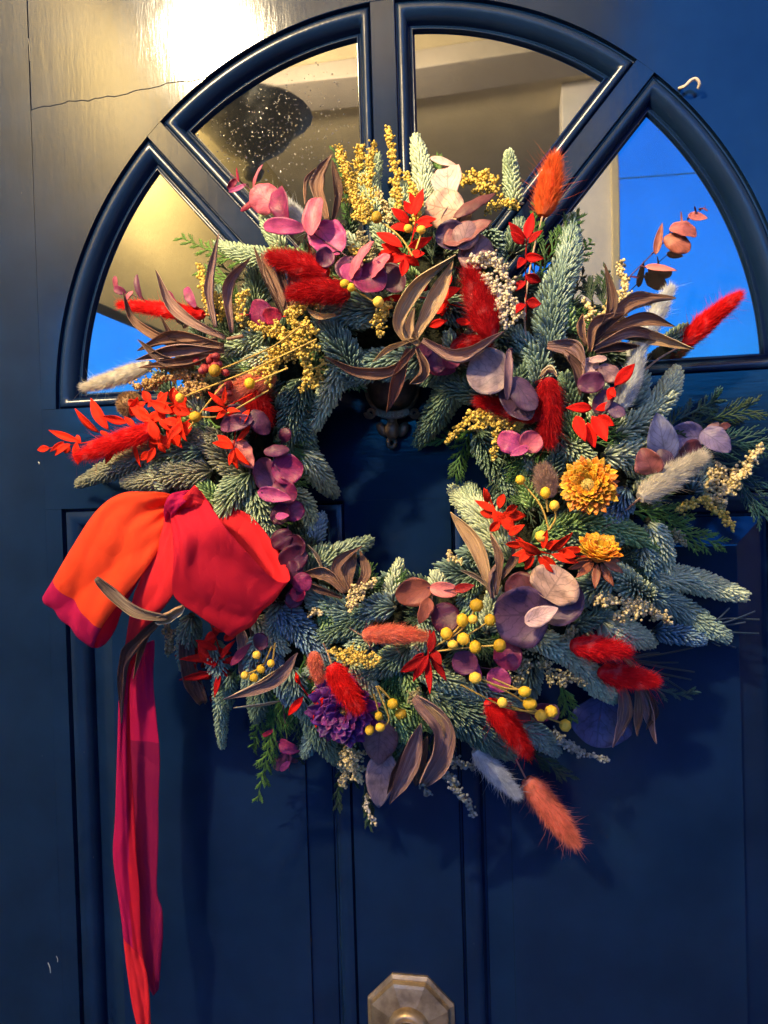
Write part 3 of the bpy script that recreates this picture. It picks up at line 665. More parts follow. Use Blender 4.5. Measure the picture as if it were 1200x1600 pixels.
def strawflower(name, label, c, r, n, ax, cols, cup, off=2.6, rings=4, curlp=.8, centre=(.55, .40, .07), bract=None, ruffle=0., pw=13, cr=.25):
    C = P(c, off); root = thing(name, label, 'dried flower', tuple(C)); px = msz(9); ax = norm(np.array(ax)); u = norm(np.cross(ax, [0, 0, 1.])); v = np.cross(ax, u)
    for k in range(rings):
        f = k/max(1, rings-1); m = n
        for i in range(m):
            a = 2*math.pi*(i+.5*(k % 2)+random.uniform(-.22, .22))/m; d = math.cos(a)*u+math.sin(a)*v
            el = cup[0]*(1-f)+cup[1]*f+random.uniform(-.08, .08); L = r*px*(1-.42*f)*random.uniform(.9, 1.08)
            dr = norm(d*math.cos(el)+ax*math.sin(el)); b = C+d*r*px*.12-ax*.004*(1-f)
            mid = b+dr*L*.55+(ax*.12+rng.normal(0, ruffle, 3))*L; e = b+dr*L+(ax*curlp*.3+rng.normal(0, ruffle, 3))*L
            tw = 0
            mb = MB(); wp = spline([b, mid, e], 8)
            T = norm(np.gradient(wp, axis=0)); Nn = norm(ax-(T@ax)[:, None]*T); S = np.cross(T, Nn)
            t = np.linspace(0, 1, 8); w = (.5+.5*np.sin(np.pi*np.clip(t*.75+.1, 0, 1)))*np.sqrt(np.clip(1.02-t**9, 0, 1))*pw*px/2*(1-.2*f)
            s = np.linspace(-1, 1, 5); zz = (s**2)*.35
            ph = random.random()*6
            V = wp[:, None]+w[:, None, None]*(s[None, :, None]*S[:, None]+(zz[None]+ruffle*4*np.sin(t[:, None]*9+ph+s[None]*2))[..., None]*Nn[:, None])
            V2 = V-Nn[:, None]*.0004; F = []
            for y in range(7):
                for x in range(4): a0 = y*5+x; F.append((a0, a0+1, a0+6, a0+5)); F.append((a0+40, a0+45, a0+46, a0+41))
            for y in range(7): a0 = y*5; F.append((a0, a0+5, a0+45, a0+40)); a0 += 4; F.append((a0, a0+40, a0+45, a0+5))
            for x in range(4): F.append((35+x, 36+x, 76+x, 75+x))
            mb.add(np.vstack([V.reshape(-1, 3), V2.reshape(-1, 3)]), F); mb.build('petal', random.choice(cols), root)
    mb = MB(); K = int(90*(cr/.25)**2)
    pts = []
    for i in range(K):
        a = i*2.39996; q = math.sqrt(i/K)*r*px*cr; pts.append(C+u*q*math.cos(a)+v*q*math.sin(a)+ax*(.0035+.003*(1-(q/(r*px*cr))**2)))
    balls(mb, np.array(pts), 1.5*px, ICO1); mb.build('flower_centre', bead_mat('disc_%d' % int(centre[0]*99), centre), root, kind='stuff')
    if bract:
        for i in range(bract[0]):
            a = 2*math.pi*i/bract[0]+random.uniform(-.2, .2); d = math.cos(a)*u+math.sin(a)*v; el = -.35+random.uniform(-.2, .2); dr = d*math.cos(el)+ax*math.sin(el)
            mb = MB(); blade(mb, [C-ax*.004+d*.003, C-ax*.005+dr*r*px*bract[1]], 13*px, random.uniform(-30, 30), .8, 'lance', .0005, 8, 4); mb.build('bract', bract[2], root)
    mb = MB(); tube(mb, spline([C-ax*.003, C+np.array([0, .03, 0])], 5), .0016, 6); mb.build('stem', twig, root)
    return root

# ---------------------------------------------------------------- brass knocker, knob, bent hook, chip
def brass(name, c1, c2, rough, met):
    m, nt, b = nodes(name); n = noise(nt, 60, 5); n2 = noise(nt, 220, 3)
    nt.links.new(ramp(nt, n, [(.35, c2), (.62, c1)]), b.inputs['Base Color']); b.inputs['Metallic'].default_value = met
    nt.links.new(math_(nt, 'MULTIPLY_ADD', n2, .35, rough-.12), b.inputs['Roughness']); bump(nt, b, n2, .25, .0006); return m
aged = brass('aged_brass', (.44, .33, .19), (.22, .15, .08), .36, .65); bronze = brass('dark_bronze', (.26, .17, .10), (.10, .07, .045), .42, .4)
KZ = at(645, 1590)[2]
knob = bpy.data.objects.new('door_knob', None); scene.collection.objects.link(knob); knob.parent = door; knob.location = (0, -.001, KZ+.75); knob['label'] = 'aged brass octagonal door knob'
def octo(r0, r1, y0, y1, mb, c):
    a = np.arange(8)*math.pi/4+math.pi/8
    v = [(c[0]+r0*math.cos(t), y0, c[2]+r0*math.sin(t)) for t in a]+[(c[0]+r1*math.cos(t), y1, c[2]+r1*math.sin(t)) for t in a]
    mb.add(v, [(j, (j+1) % 8, (j+1) % 8+8, j+8) for j in range(8)])
mb = MB(); kc = (0, 0, KZ)
for (r0, y0), (r1, y1) in zip([(.0385, 0), (.0385, -.002), (.0355, -.0035), (.0345, -.0035), (.0335, -.0075), (.031, -.0085)], [(.0385, -.002), (.0355, -.0035), (.0345, -.0035), (.0335, -.0075), (.031, -.0085), (.016, -.0125)]): octo(r0, r1, y0, y1, mb, kc)
octo(.016, .001, -.0125, -.0130, mb, kc)
mb.build('back_plate', aged, knob, smooth=False)
lathe('collar', [(.0165, .011), (.0165, .016), (.0150, .020), (.0120, .0215), (.0105, .020), (.0098, .0205)], (0, 0, KZ), aged, knob, 'y', 48)
lathe('spindle_knob', [(.0085, .018), (.0085, .030), (.0100, .034), (.0105, .038), (.0095, .042), (.0060, .0445), (.0020, .0452), (.0001, .0453)], (0, 0, KZ), aged, knob, 'y', 48)
# knocker: lyre-shaped body, scrolls, lettered band, urn striker
kn = thing('door_knocker', 'dark bronze urn-shaped door knocker with scrolls, hanging inside the wreath', 'door knocker', tuple(at(612, 600)))
mb = MB()
def q(px, py, cm=1.0): return at(px, py, cm)
L = [(576, 540), (572, 575), (574, 600), (577, 622), (584, 634), (597, 641), (612, 643), (627, 641), (642, 634), (650, 622), (652, 600), (654, 575), (650, 540)]
front = np.array([q(x, y, 1.1) for x, y in L]); back = np.array([q(x, y, .05) for x, y in L]); cen = np.array([q(612+(x-612)*.72, 540+(y-540)*.8, 1.9) for x, y in L])
n = len(L); V = np.vstack([back, front, cen]); F = [(i, i+1, n+i+1, n+i) for i in range(n-1)]+[(n+i, n+i+1, 2*n+i+1, 2*n+i) for i in range(n-1)]+[tuple(range(2*n, 3*n))]
mb.add(V, F); mb.build('knocker_body', bronze, kn)
mb = MB(); tube(mb, spline([q(570, 560, 1.1), q(571, 600, 1.2), q(577, 626, 1.3), q(590, 640, 1.5), q(612, 645, 1.6), q(634, 640, 1.5), q(648, 626, 1.3), q(654, 600, 1.2), q(655, 560, 1.1)], 40), .0016, 8); mb.build('rim', bronze, kn)
for cx, s in ((579, 1), (648, -1)):
    mb = MB(); th = np.linspace(0, 4.2*math.pi/1.6, 40); rr = np.linspace(8, 2.5, 40)
    tube(mb, np.array([q(cx-s*r_*math.cos(t), 645+r_*math.sin(t), 1.2+.3*(i/40)) for i, (t, r_) in enumerate(zip(th, rr))]), np.linspace(.0018, .0012, 40), 8); mb.build('scroll', bronze, kn)
mb = MB(); up = [(588, 638), (600, 642), (612, 643), (625, 642), (638, 637)]; lowr = [(586, 648), (600, 653), (612, 654), (626, 653), (640, 647)]
A = spline([q(x, y, 1.75) for x, y in up], 16); B = spline([q(x, y, 1.75) for x, y in lowr], 16); A2 = A+np.array([0, .007, 0]); B2 = B+np.array([0, .007, 0])
V = np.vstack([A, B, B2, A2]); F = [(k*16+i, k*16+i+1, ((k+1) % 4)*16+i+1, ((k+1) % 4)*16+i) for k in range(4) for i in range(15)]+[(0, 16, 32, 48), (15, 63, 47, 31)]
mb.add(V, F); band = mb.build('lettered_band', bronze, kn, smooth=False)
txt = 'LIUSH SCA'
for i, ch in enumerate(txt):
    if ch == ' ': continue
    cu = bpy.data.curves.new('letter', 'FONT'); cu.body = ch; cu.size = .0052; cu.extrude = .0004; cu.align_x = 'CENTER'; cu.align_y = 'CENTER'
    to = bpy.data.objects.new('t', cu); scene.collection.objects.link(to); dg = bpy.context.evaluated_depsgraph_get(); me = bpy.data.meshes.new_from_object(to.evaluated_get(dg)); bpy.data.objects.remove(to)
    me.materials.clear(); me.materials.append(aged); x = 592+5.1*i; sg = (x-612)/26
    o = bpy.data.objects.new('letter', me); scene.collection.objects.link(o); o.parent = band
    o.location = Vector(at(x, 648.2-2.8*sg*sg, 1.80))-Vector(kn.location); o.rotation_euler = (R(90), R(12*sg), 0)
def blob(name, px_, py_, cm, rx, ry, rz, mat, par, rot=0):
    v, f = ICO3; V = v*np.array([rx, ry, rz]); c, s = math.cos(rot), math.sin(rot); V = np.stack([V[:, 0]*c-V[:, 2]*s, V[:, 1], V[:, 0]*s+V[:, 2]*c], 1); mb = MB(); mb.add(V+at(px_, py_, cm), f); return mb.build(name, mat, par)
m_ = msz(1)
lathe('neck', [(.0001, .006), (.0045, .006), (.0052, .004), (.0038, .001), (.0040, -.003), (.0052, -.005)], at(613, 658, 1.2), bronze, kn, 'z', 20)
blob('striker_ball', 613, 672, 1.3, 12*m_, 11*m_, 15*m_, bronze, kn)
for x, rt in ((597, .5), (630, -.5)): blob('striker_wing', x, 671, .8, 8*m_, 6*m_, 13*m_, bronze, kn, rt)
mb = MB(); tube(mb, np.array([q(612+6*math.cos(t), 692+7*math.sin(t), .9) for t in np.linspace(0, 2*math.pi, 24)]), .0018, 8); mb.build('end_ring', bronze, kn)
# bent hook above the right pane
hm, hnt, hb = nodes('hook_enamel'); hb.inputs['Base Color'].default_value = (.62, .50, .40, 1); hb.inputs['Roughness'].default_value = .4; bump(hnt, hb, noise(hnt, 500, 2), .4, .001)
mb = MB(); tube(mb, spline([at(1061, 138, -.2), at(1064, 137, .5), at(1071, 134, .8), at(1079, 126, .9), at(1086, 123, .9), at(1091, 126, .9), at(1093, 132, .8), at(1091, 138, .6)], 30), .0012, 8)
hk = thing('picture_hook', 'small bent off-white hook screwed into the door above the right-hand pane', 'hook', tuple(at(1061, 138, 0))); mb.build('hook_wire', hm, hk)

# ---------------------------------------------------------------- the evergreen wreath itself
wreath = thing('evergreen_wreath', 'large evergreen wreath of fir, cedar and pine hung on the navy door around the knocker', 'wreath', tuple(at(622, 742, 3)))
mb = MB(); v = []; f = []; ku, kv = 72, 14
for i in range(ku):
    a = 2*math.pi*i/ku; rr_ = 272+10*math.sin(3*a); c = at(622+rr_*math.cos(a)*1.0, 745+rr_*math.sin(a), 3.4); o_ = norm(c-at(622, 745, 3.4)); w = msz(4)*82
    for j in range(kv):
        b = 2*math.pi*j/kv; k = 1+.12*math.sin(7*a+2*b); v.append(c+o_*math.cos(b)*w*k+np.array([0, -1, 0])*math.sin(b)*.026*k)
for i in range(ku):
    for j in range(kv): f.append((i*kv+j, i*kv+(j+1) % kv, ((i+1) % ku)*kv+(j+1) % kv, ((i+1) % ku)*kv+j))
mb.add(v, f); mm, mnt, mbs = nodes('moss'); mnt.links.new(ramp(mnt, noise(mnt, 220, 5), [(.35, (.008, .010, .005)), (.7, (.05, .055, .025))]), mbs.inputs['Base Color']); mbs.inputs['Roughness'].default_value = 1
bump(mnt, mbs, noise(mnt, 300, 5), 1, .006); mb.build('moss_ring', mm, wreath)
W = wreath
# dense under-layer, combed round the ring
for ring, (r0, n, dp) in enumerate(((330, 30, 4.6), (205, 22, 4.6), (270, 26, 6.4))):
    for i in range(n):
        a = 2*math.pi*(i+random.uniform(-.3, .3))/n
        if ring == 0: da, dr = .16, 62
        elif ring == 1: da, dr = .22, -38
        else: da, dr = .30, random.uniform(-30, 30)
        x0, y0 = 622+r0*math.cos(a), 745+r0*math.sin(a); x1, y1 = 622+(r0+dr)*math.cos(a+da), 745+(r0+dr)*math.sin(a+da)
        if x1 < 560 and y1 > 930 and ring == 0: dr = 20; x1, y1 = 622+(r0+dr)*math.cos(a+da), 745+(r0+dr)*math.sin(a+da)
        if 560 < x1 < 668 and 585 < y1 < 760: continue
        side = 'b' if x0 > 640 else 'd'
        fir([(x0, y0, dp-.8), (x1, y1, dp-.8+random.uniform(-.2, 1))], random.uniform(24, 30), random.choice([side, 'd', 'b' if y0 > 700 else 'g']), parent=W, dens=.8)
for i in range(44):
    a = 2*math.pi*(i+random.uniform(-.4, .4))/44; r0 = random.uniform(190, 350); x0, y0 = 622+r0*math.cos(a), 745+r0*math.sin(a); a2 = a+random.choice((-1, 1))*random.uniform(.1, .9); L_ = random.uniform(60, 95)
    x1, y1 = x0+L_*math.cos(a2)*(1 if r0 > 250 else -.3), y0+L_*math.sin(a2)*(1 if r0 > 250 else -.3)
    if 555 < x1 < 675 and 575 < y1 < 760 or math.hypot(x1-622, y1-745) > 415: continue
    cedar([(x0, y0), ((x0+x1)/2+6, (y0+y1)/2), (x1, y1)], random.uniform(34, 52), random.choice('ndnd'), random.uniform(.2, 1.2), 8, W)
for i in range(70):
    a = 2*math.pi*(i+random.uniform(-.4, .4))/70; r0 = random.uniform(185, 375); x0, y0 = 622+r0*math.cos(a), 745+r0*math.sin(a); a2 = a+random.choice((-1, 1))*random.uniform(.2, 1.3)*(1 if r0 > 260 else 1.6); L_ = random.uniform(38, 62)
    x1, y1 = x0+L_*math.cos(a2), y0+L_*math.sin(a2)
    if math.hypot(x1-622, y1-745) > 405 or (math.hypot((x1-605)/120, (y1-745)/150) < 1) or (x1 < 480 and y1 > 760 and y1 < 1030): continue
    fir([(x0, y0), (x1, y1)], random.uniform(15, 21), random.choice('gnpgdn' if y0 < 760 else 'gbnpdg'), off=random.uniform(.6, 1.5), parent=W, dens=1.2)
# placed branches (photo pixels; last value = extra cm towards the viewer)
FL = [
 ([(650, 345), (662, 290), (652, 228)], 24, 'p', .3), ([(590, 350), (575, 300), (585, 255)], 26, 'g', .2), ([(625, 350), (628, 300)], 24, 'g', .2), ([(805, 325), (800, 285), (796, 250)], 18, 'g', 0),
 ([(860, 560), (862, 480), (885, 410), (893, 352)], 30, 'b', 2.2), ([(600, 480), (565, 480), (530, 478)], 36, 'b', 1.2), ([(560, 600), (540, 560), (512, 510)], 34, 'b', 1.4),
 ([(840, 610), (842, 570), (815, 530)], 24, 'b', 1.8), ([(430, 405), (390, 400), (348, 385)], 20, 'g', .6), ([(445, 390), (425, 365), (412, 340)], 16, 'g', .4), ([(420, 520), (385, 535), (350, 555)], 22, 'g', 1.4),
 ([(430, 500), (400, 520)], 18, 'g', 1.5), ([(535, 560), (515, 610), (490, 662)], 26, 'p', 1.8), ([(475, 590), (462, 630), (450, 682)], 30, 'd', .8), ([(465, 700), (490, 730), (515, 762)], 28, 'p', 1.2),
 ([(445, 765), (475, 785), (485, 815)], 20, 'g', 1), ([(392, 738), (370, 765), (345, 802)], 32, 'g', 2.2), ([(395, 765), (408, 795), (418, 832)], 29, 'g', 1.6), ([(390, 745), (355, 715), (328, 690)], 30, 'k', 1.2),
 ([(285, 690), (200, 722), (132, 752)], 26, 'k', .2), ([(335, 735), (270, 742), (210, 752)], 28, 'k', .0), ([(325, 700), (285, 705), (235, 690)], 26, 'd', 0), ([(320, 662), (308, 640), (305, 622)], 20, 'p', 2.2), ([(350, 680), (320, 690)], 24, 'k', .4),
 ([(490, 850), (500, 815)], 18, 'B', .5), ([(490, 895), (525, 870), (568, 850)], 24, 'g', .8), ([(480, 905), (500, 870)], 26, 'd', .3), ([(430, 950), (460, 975), (500, 1018)], 30, 'B', 2), ([(395, 965), (418, 985), (438, 1008)], 20, 'p', 1.6), ([(425, 1010), (430, 1045), (445, 1085)], 20, 'B', 1.8),
 ([(412, 985), (400, 1020), (388, 1060)], 22, 'b', 1), ([(345, 1040), (345, 1100), (347, 1158)], 17, 'g', 0), ([(360, 1050), (355, 1100)], 17, 'd', 0), ([(440, 940), (430, 990)], 24, 'b', 1),
 ([(560, 965), (525, 950), (485, 925)], 28, 'b', 1.4), ([(585, 960), (545, 975), (505, 995)], 26, 'd', 1.4), ([(620, 950), (590, 950), (565, 965)], 26, 'b', 1.2), ([(612, 945), (615, 915), (622, 887)], 18, 'p', .6), ([(690, 930), (682, 905)], 18, 'p', .2), ([(650, 960), (680, 975), (700, 990)], 24, 'b', 1),
 ([(650, 1040), (690, 1060), (732, 1082)], 22, 'g', 1.6), ([(640, 1010), (615, 1030), (580, 1045)], 28, 'd', 1.2), ([(670, 1085), (725, 1115), (780, 1160)], 42, 'd', .6), ([(690, 1110), (760, 1100)], 30, 'd', 1), ([(760, 990), (768, 960), (772, 935)], 22, 'p', 1.4), ([(545, 1035), (567, 1055), (588, 1082)], 18, 'p', 1.4), ([(730, 1060), (770, 1085), (800, 1100)], 20, 'b', 1.4),
 ([(715, 595), (690, 635), (662, 680)], 29, 'd', .8), ([(760, 622), (725, 608), (693, 600)], 24, 'd', 1), ([(745, 672), (765, 712), (788, 755)], 26, 'd', .6), ([(800, 880), (760, 815), (718, 775)], 32, 'p', .8), ([(740, 800), (735, 770)], 24, 'g', .8),
 ([(900, 645), (890, 620), (885, 600)], 20, 'd', 2), ([(900, 700), (895, 660)], 22, 'n', 1.6), ([(940, 712), (985, 708), (1018, 696)], 24, 'p', 2.2), ([(955, 685), (1010, 650), (1040, 615), (1052, 590)], 25, 'p', 1.8),
 ([(840, 838), (900, 822), (960, 825), (1018, 852)], 26, 'n', 2.0), ([(830, 850), (880, 835)], 26, 'n', 1.4), ([(1010, 812), (1030, 850), (1040, 892)], 24, 'p', 1), ([(1000, 850), (1015, 890)], 24, 'b', .8), ([(1020, 935), (990, 918), (972, 900)], 26, 'p', 1.6),
 ([(1005, 900), (1070, 905), (1142, 925)], 27, 'p', 1), ([(1010, 925), (1060, 950), (1118, 985)], 27, 'b', 1), ([(960, 905), (930, 915), (905, 930)], 27, 'b', 1.2), ([(935, 965), (970, 985), (1010, 1000)], 29, 'p', 1), ([(830, 992), (875, 1015), (918, 1048)], 23, 'p', 2.0), ([(900, 1035), (930, 1065), (955, 1088)], 24, 'p', .8),
 ([(800, 1125), (835, 1145), (862, 1168)], 24, 'b', .3), ([(1020, 985), (1060, 990), (1085, 995)], 22, 'B', .2), ([(985, 640), (1000, 600)], 22, 'b', .4), ([(1040, 545), (1065, 520)], 20, 'd', -.6), ([(660, 555), (618, 575)], 30, 'b', .3), ([(705, 560), (672, 582)], 28, 'd', .3), ([(625, 555), (580, 572), (545, 590)], 28, 'b', .4),
 ([(760, 360), (775, 400)], 26, 'b', .6), ([(800, 400), (810, 360)], 24, 'd', .3), ([(690, 470), (720, 490)], 28, 'd', .6), ([(450, 640), (480, 690)], 26, 'd', .2), ([(480, 1095), (500, 1140), (528, 1182)], 28, 'd', .2), ([(560, 1080), (590, 1120), (600, 1165)], 28, 'd', .2), ([(412, 1060), (402, 1112)], 24, 'd', .2), ([(300, 960), (290, 1030)], 24, 'd', -.4), ([(330, 1000), (345, 1050)], 24, 'b', -.2), ([(455, 1040), (470, 1100)], 26, 'b', .6), ([(520, 1050), (500, 1100)], 24, 'g', .6), ([(600, 1090), (640, 1150)], 26, 'n', .6), ([(740, 1120), (770, 1160)], 26, 'd', .2), ([(640, 1130), (630, 1200)], 24, 'd', 0), ([(500, 1130), (480, 1170)], 22, 'b', .1), ([(1050, 740), (1090, 700)], 24, 'B', .2), ([(1080, 770), (1100, 730)], 22, 'b', .4), ([(940, 800), (900, 770)], 28, 'b', .8), ([(980, 760), (960, 800)], 28, 'B', .8),
]
for p, r, c, o_ in FL: fir(p, r, c, off=o_, parent=W, dens=1.25)
for p, w, c, n, o_ in [
 ([(380, 410), (330, 392), (282, 371)], 34, 'y', 9, 0), ([(370, 440), (330, 430), (312, 425)], 30, 'y', 7, .2), ([(548, 350), (538, 300), (521, 232)], 26, 'n', 10, .5), ([(380, 470), (350, 450)], 30, 'y', 7, .2), ([(690, 270), (683, 250)], 20, 'y', 5, 0),
 ([(440, 1075), (425, 1140), (402, 1252)], 34, 'y', 13, .2), ([(425, 1070), (405, 1130), (395, 1170)], 34, 'n', 9, 0), ([(445, 1080), (450, 1130)], 30, 'n', 7, .3), ([(470, 1070), (465, 1120)], 30, 'd', 7, .1),
 ([(845, 430), (870, 380), (905, 335)], 42, 'n', 10, .6), ([(830, 400), (835, 360), (838, 320)], 30, 'n', 8, .3), ([(880, 430), (905, 400), (925, 375)], 30, 'n', 7, .2), ([(945, 480), (942, 450), (948, 420)], 26, 'd', 8, 0), ([(925, 470), (918, 440)], 22, 'd', 6, 0),
 ([(1040, 680), (1110, 655), (1172, 640)], 48, 'd', 11, 0), ([(1080, 700), (1140, 690), (1212, 700)], 52, 't', 11, 0), ([(1120, 720), (1165, 760), (1190, 805)], 46, 't', 10, 0), ([(1060, 655), (1100, 635), (1118, 625)], 34, 't', 8, 0),
 ([(990, 800), (1060, 830), (1126, 850)], 46, 'y', 11, 1.2), ([(985, 790), (1040, 800), (1075, 815)], 40, 'n', 8, .8), ([(738, 668), (722, 705), (712, 742)], 36, 'n', 9, .4), ([(735, 672), (700, 685), (672, 690)], 26, 'n', 7, .3), ([(790, 700), (800, 760), (850, 800)], 56, 'd', 11, 1.0), ([(860, 690), (820, 740)], 50, 'n', 9, .8), ([(880, 720), (860, 690), (850, 660)], 46, 'd', 8, .8),
 ([(600, 1040), (625, 1080), (640, 1130)], 52, 'n', 10, .8), ([(640, 1040), (600, 1060)], 40, 'n', 8, .8), ([(875, 1070), (885, 1100), (896, 1136)], 30, 'y', 8, .8), ([(535, 1170), (530, 1220), (528, 1262)], 24, 'd', 9, 0), ([(570, 1225), (575, 1260), (577, 1290)], 22, 'd', 8, 0), ([(800, 1150), (845, 1185), (885, 1212)], 34, 'd', 8, 0), ([(690, 1110), (680, 1150), (700, 1185)], 50, 'd', 9, 0), ([(445, 1085), (430, 1150), (412, 1215)], 44, 'n', 10, .1), ([(470, 1100), (480, 1150), (470, 1190)], 36, 'd', 9, 0), ([(560, 1140), (545, 1180), (555, 1225)], 36, 'd', 9, 0), ([(610, 1130), (640, 1180), (640, 1215)], 40, 'n', 9, 0), ([(345, 668), (315, 660), (282, 652)], 26, 'y', 7, .6), ([(700, 680), (690, 650)], 24, 'd', 6, 0), ([(1010, 1070), (1060, 1085), (1085, 1080)], 20, 't', 6, 0)]:
    cedar(p, w, c, o_, n, W)
longneedles((1080, 985), [(1187, 968), (1186, 990), (1180, 955), (1150, 1012), (1125, 1010), (1165, 972), (1140, 950), (1110, 1000)], 'B', W)
longneedles((975, 1030), [(1085, 1050), (1080, 1062), (1030, 1100), (1083, 1012), (1060, 1035), (1045, 1060), (1070, 1080), (1030, 1020)], 'b', W)

# ---------------------------------------------------------------- dried things tucked into the wreath
RD, RB, DR, CO, OR, CRM, BW, TP = (.85, .012, .012), (.80, .01, .02), (.55, .006, .012), (.92, .26, .15), (.92, .18, .04), (.74, .68, .54), (.72, .74, .74), (.50, .33, .25)
bunny((512, 428), (423, 401), 21, DR, 'dark red bunny tail, upper one of the pair under the pink eucalyptus', 2.2)
bunny((546, 458), (456, 458), 20, DR, 'dark red bunny tail, lower one of the pair under the pink eucalyptus', 2.4)
bunny((318, 492), (187, 476), 15, RD, 'slender scarlet bunny tail lying across the left-hand pane', .8, [(380, 492), (450, 495)], scol=(.6, .02, .02))
bunny((848, 337), (866, 248), 20, OR, 'orange bunny tail with long wispy awns standing up at the top of the wreath', 1.5, [(832, 400), (820, 480), (822, 540)], awns=160, scol=(.45, .28, .18))
bunny((768, 528), (732, 428), 24, DR, 'fat deep red bunny tail beside the big tan pod', 2.0)
bunny((705, 545), (762, 535), 16, DR, 'small red bunny tail tucked under the big tan pod', 1.0)
bunny((1066, 540), (1154, 462), 16, RD, 'bright red bunny tail sticking out over the blue pane on the right', .8, [(1030, 560), (1000, 585)], awns=90)
bunny((985, 560), (1048, 450), 17, BW, 'pale grey bunny tail behind the brown pods at the right', 0, awns=50)
bunny((968, 640), (1000, 545), 15, BW, 'pale blue-grey bunny tail below the brown pods at the right', 2.0, awns=60)
bunny((1000, 778), (1097, 713), 20, CRM, 'cream bunny tail lying over the blue-mauve leaves', 2.6, [(975, 800), (940, 830)], awns=70)
bunny((858, 778), (848, 733), 17, TP, 'small taupe bunny tail with a yellow ball in front of it', 2.0, awns=60)
bunny((567, 992), (662, 994), 16, CO, 'coral orange bunny tail lying level below the hole of the wreath', 2.4, [(560, 990), (545, 980)])
bunny((518, 1038), (560, 1106), 19, RD, 'bright red bunny tail lying over the purple flower', 3.4, [(512, 1020), (505, 1005)])
bunny((490, 1018), (498, 1062), 12, CO, 'small coral bunny tail left of the red one over the purple flower', 2.0)
bunny((762, 1096), (824, 1176), 19, RD, 'bright red bunny tail at the bottom under the yellow ball sprays', 2.0)
bunny((742, 1172), (808, 1242), 16, BW, 'pale blue-white bunny tail hanging at the bottom', 1.0, [(710, 1135), (680, 1110)], awns=120)
bunny((822, 1217), (898, 1316), 20, CO, 'coral bunny tail on a long stem, lowest of all in the wreath', 1.0, [(790, 1160), (735, 1100)], awns=140, scol=(.5, .22, .16))
bunny((893, 1008), (978, 1018), 19, RB, 'crimson bunny tail, upper of the pair at lower right', 2.0)
bunny((936, 1050), (1022, 1064), 19, RB, 'crimson bunny tail, lower of the pair at lower right', 1.8, awns=80)
bunny((238, 672), (122, 714), 21, RD, 'large scarlet bunny tail at the far left on the red leaves', 2.6, awns=70)
bunny((430, 585), (360, 618), 21, (.92, .34, .20), 'peach bunny tail behind a yellow ball at the left', 1.6, awns=90)
bunny((392, 595), (412, 660), 24, DR, 'red bunny tail hanging below the peach one at the left', 1.2, awns=60)
bunny((236, 570), (130, 606), 16, CRM, 'cream bunny tail over the blue strip of the left-hand pane', .6, fl=.8, awns=60)
bunny((855, 590), (858, 692), 20, DR, 'dark red bunny tail standing below the mauve leaves at the right', 1.4)
bunny((842, 652), (747, 626), 16, DR, 'dark red bunny tail lying under the mauve leaves', 1.4)
bunny((498, 362), (425, 300), 15, BW, 'pale grey bunny tail behind the pink eucalyptus', .2, awns=60)

euc('pink and plum eucalyptus sprig reaching up left over the fanlight', [(360, 272), (430, 325), (500, 372), (560, 412), (612, 440)], [
 (370, 280, 356, 296, 12, 20, 'cr'), (374, 284, 370, 262, 12, 50, 'cr'), (384, 288, 357, 300, 8, 0, 'hp'), (396, 296, 411, 257, 10, 30, 'pk'), (432, 322, 392, 296, 52, 10, 'pk'), (408, 308, 376, 330, 11, 0, 'cr'), (448, 347, 434, 296, 36, 15, 'mg'),
 (477, 358, 412, 354, 26, 15, 'hp'), (486, 368, 498, 309, 33, 12, 'pk'), (495, 352, 530, 398, 58, 5, 'hp'), (520, 395, 498, 412, 30, 10, 'pu'), (548, 436, 584, 377, 22, 30, 'pk'), (548, 400, 545, 442, 44, 0, 'pu'), (560, 428, 602, 448, 50, 10, 'mg'), (580, 433, 609, 398, 22, 20, 'pk'), (600, 415, 628, 455, 40, 0, 'pl'), (545, 412, 555, 440, 34, 20, 'hp')], off=2.6)
euc('tiny pink eucalyptus sprig at the left edge over the tan pane', [(185, 450), (230, 470), (290, 480), (360, 485), (420, 490)], [(182, 452, 180, 431, 10, 0, 'pk'), (178, 450, 197, 458, 15, 0, 'mg'), (221, 466, 214, 429, 13, 10, 'pu'), (196, 470, 208, 455, 8, 0, 'pk'), (306, 480, 291, 449, 17, 10, 'hp'), (275, 475, 262, 456, 14, 20, 'mg'), (410, 508, 398, 468, 42, 10, 'mg'), (440, 492, 412, 497, 28, 20, 'cr')], off=1.4, srad=1.0)
euc('pale pink veined eucalyptus sprig at the top centre', [(695, 252), (705, 300), (725, 370), (735, 420)], [(672, 246, 716, 260, 12, 0, 'pp', 'ovate'), (700, 312, 700, 262, 48, 0, 'pp'), (722, 330, 665, 318, 62, 0, 'be'), (735, 325, 690, 350, 40, 20, 'be'), (708, 340, 775, 302, 22, 20, 'br', 'ovate'), (692, 380, 768, 345, 36, 20, 'br', 'ovate'), (735, 420, 752, 366, 54, 5, 'mv'), (730, 372, 680, 368, 44, 0, 'vi'), (720, 390, 735, 345, 40, 0, 'mv')], off=1.8)
euc('large mauve-pink round eucalyptus leaves right of the big tan pod', [(800, 545), (797, 590), (820, 640)], [(798, 588, 730, 576, 68, 5, 'ma'), (795, 545, 792, 625, 14, 20, 'mv'), (800, 590, 836, 640, 36, 10, 'vi'), (785, 600, 830, 655, 44, 5, 'vi')], off=2.4)
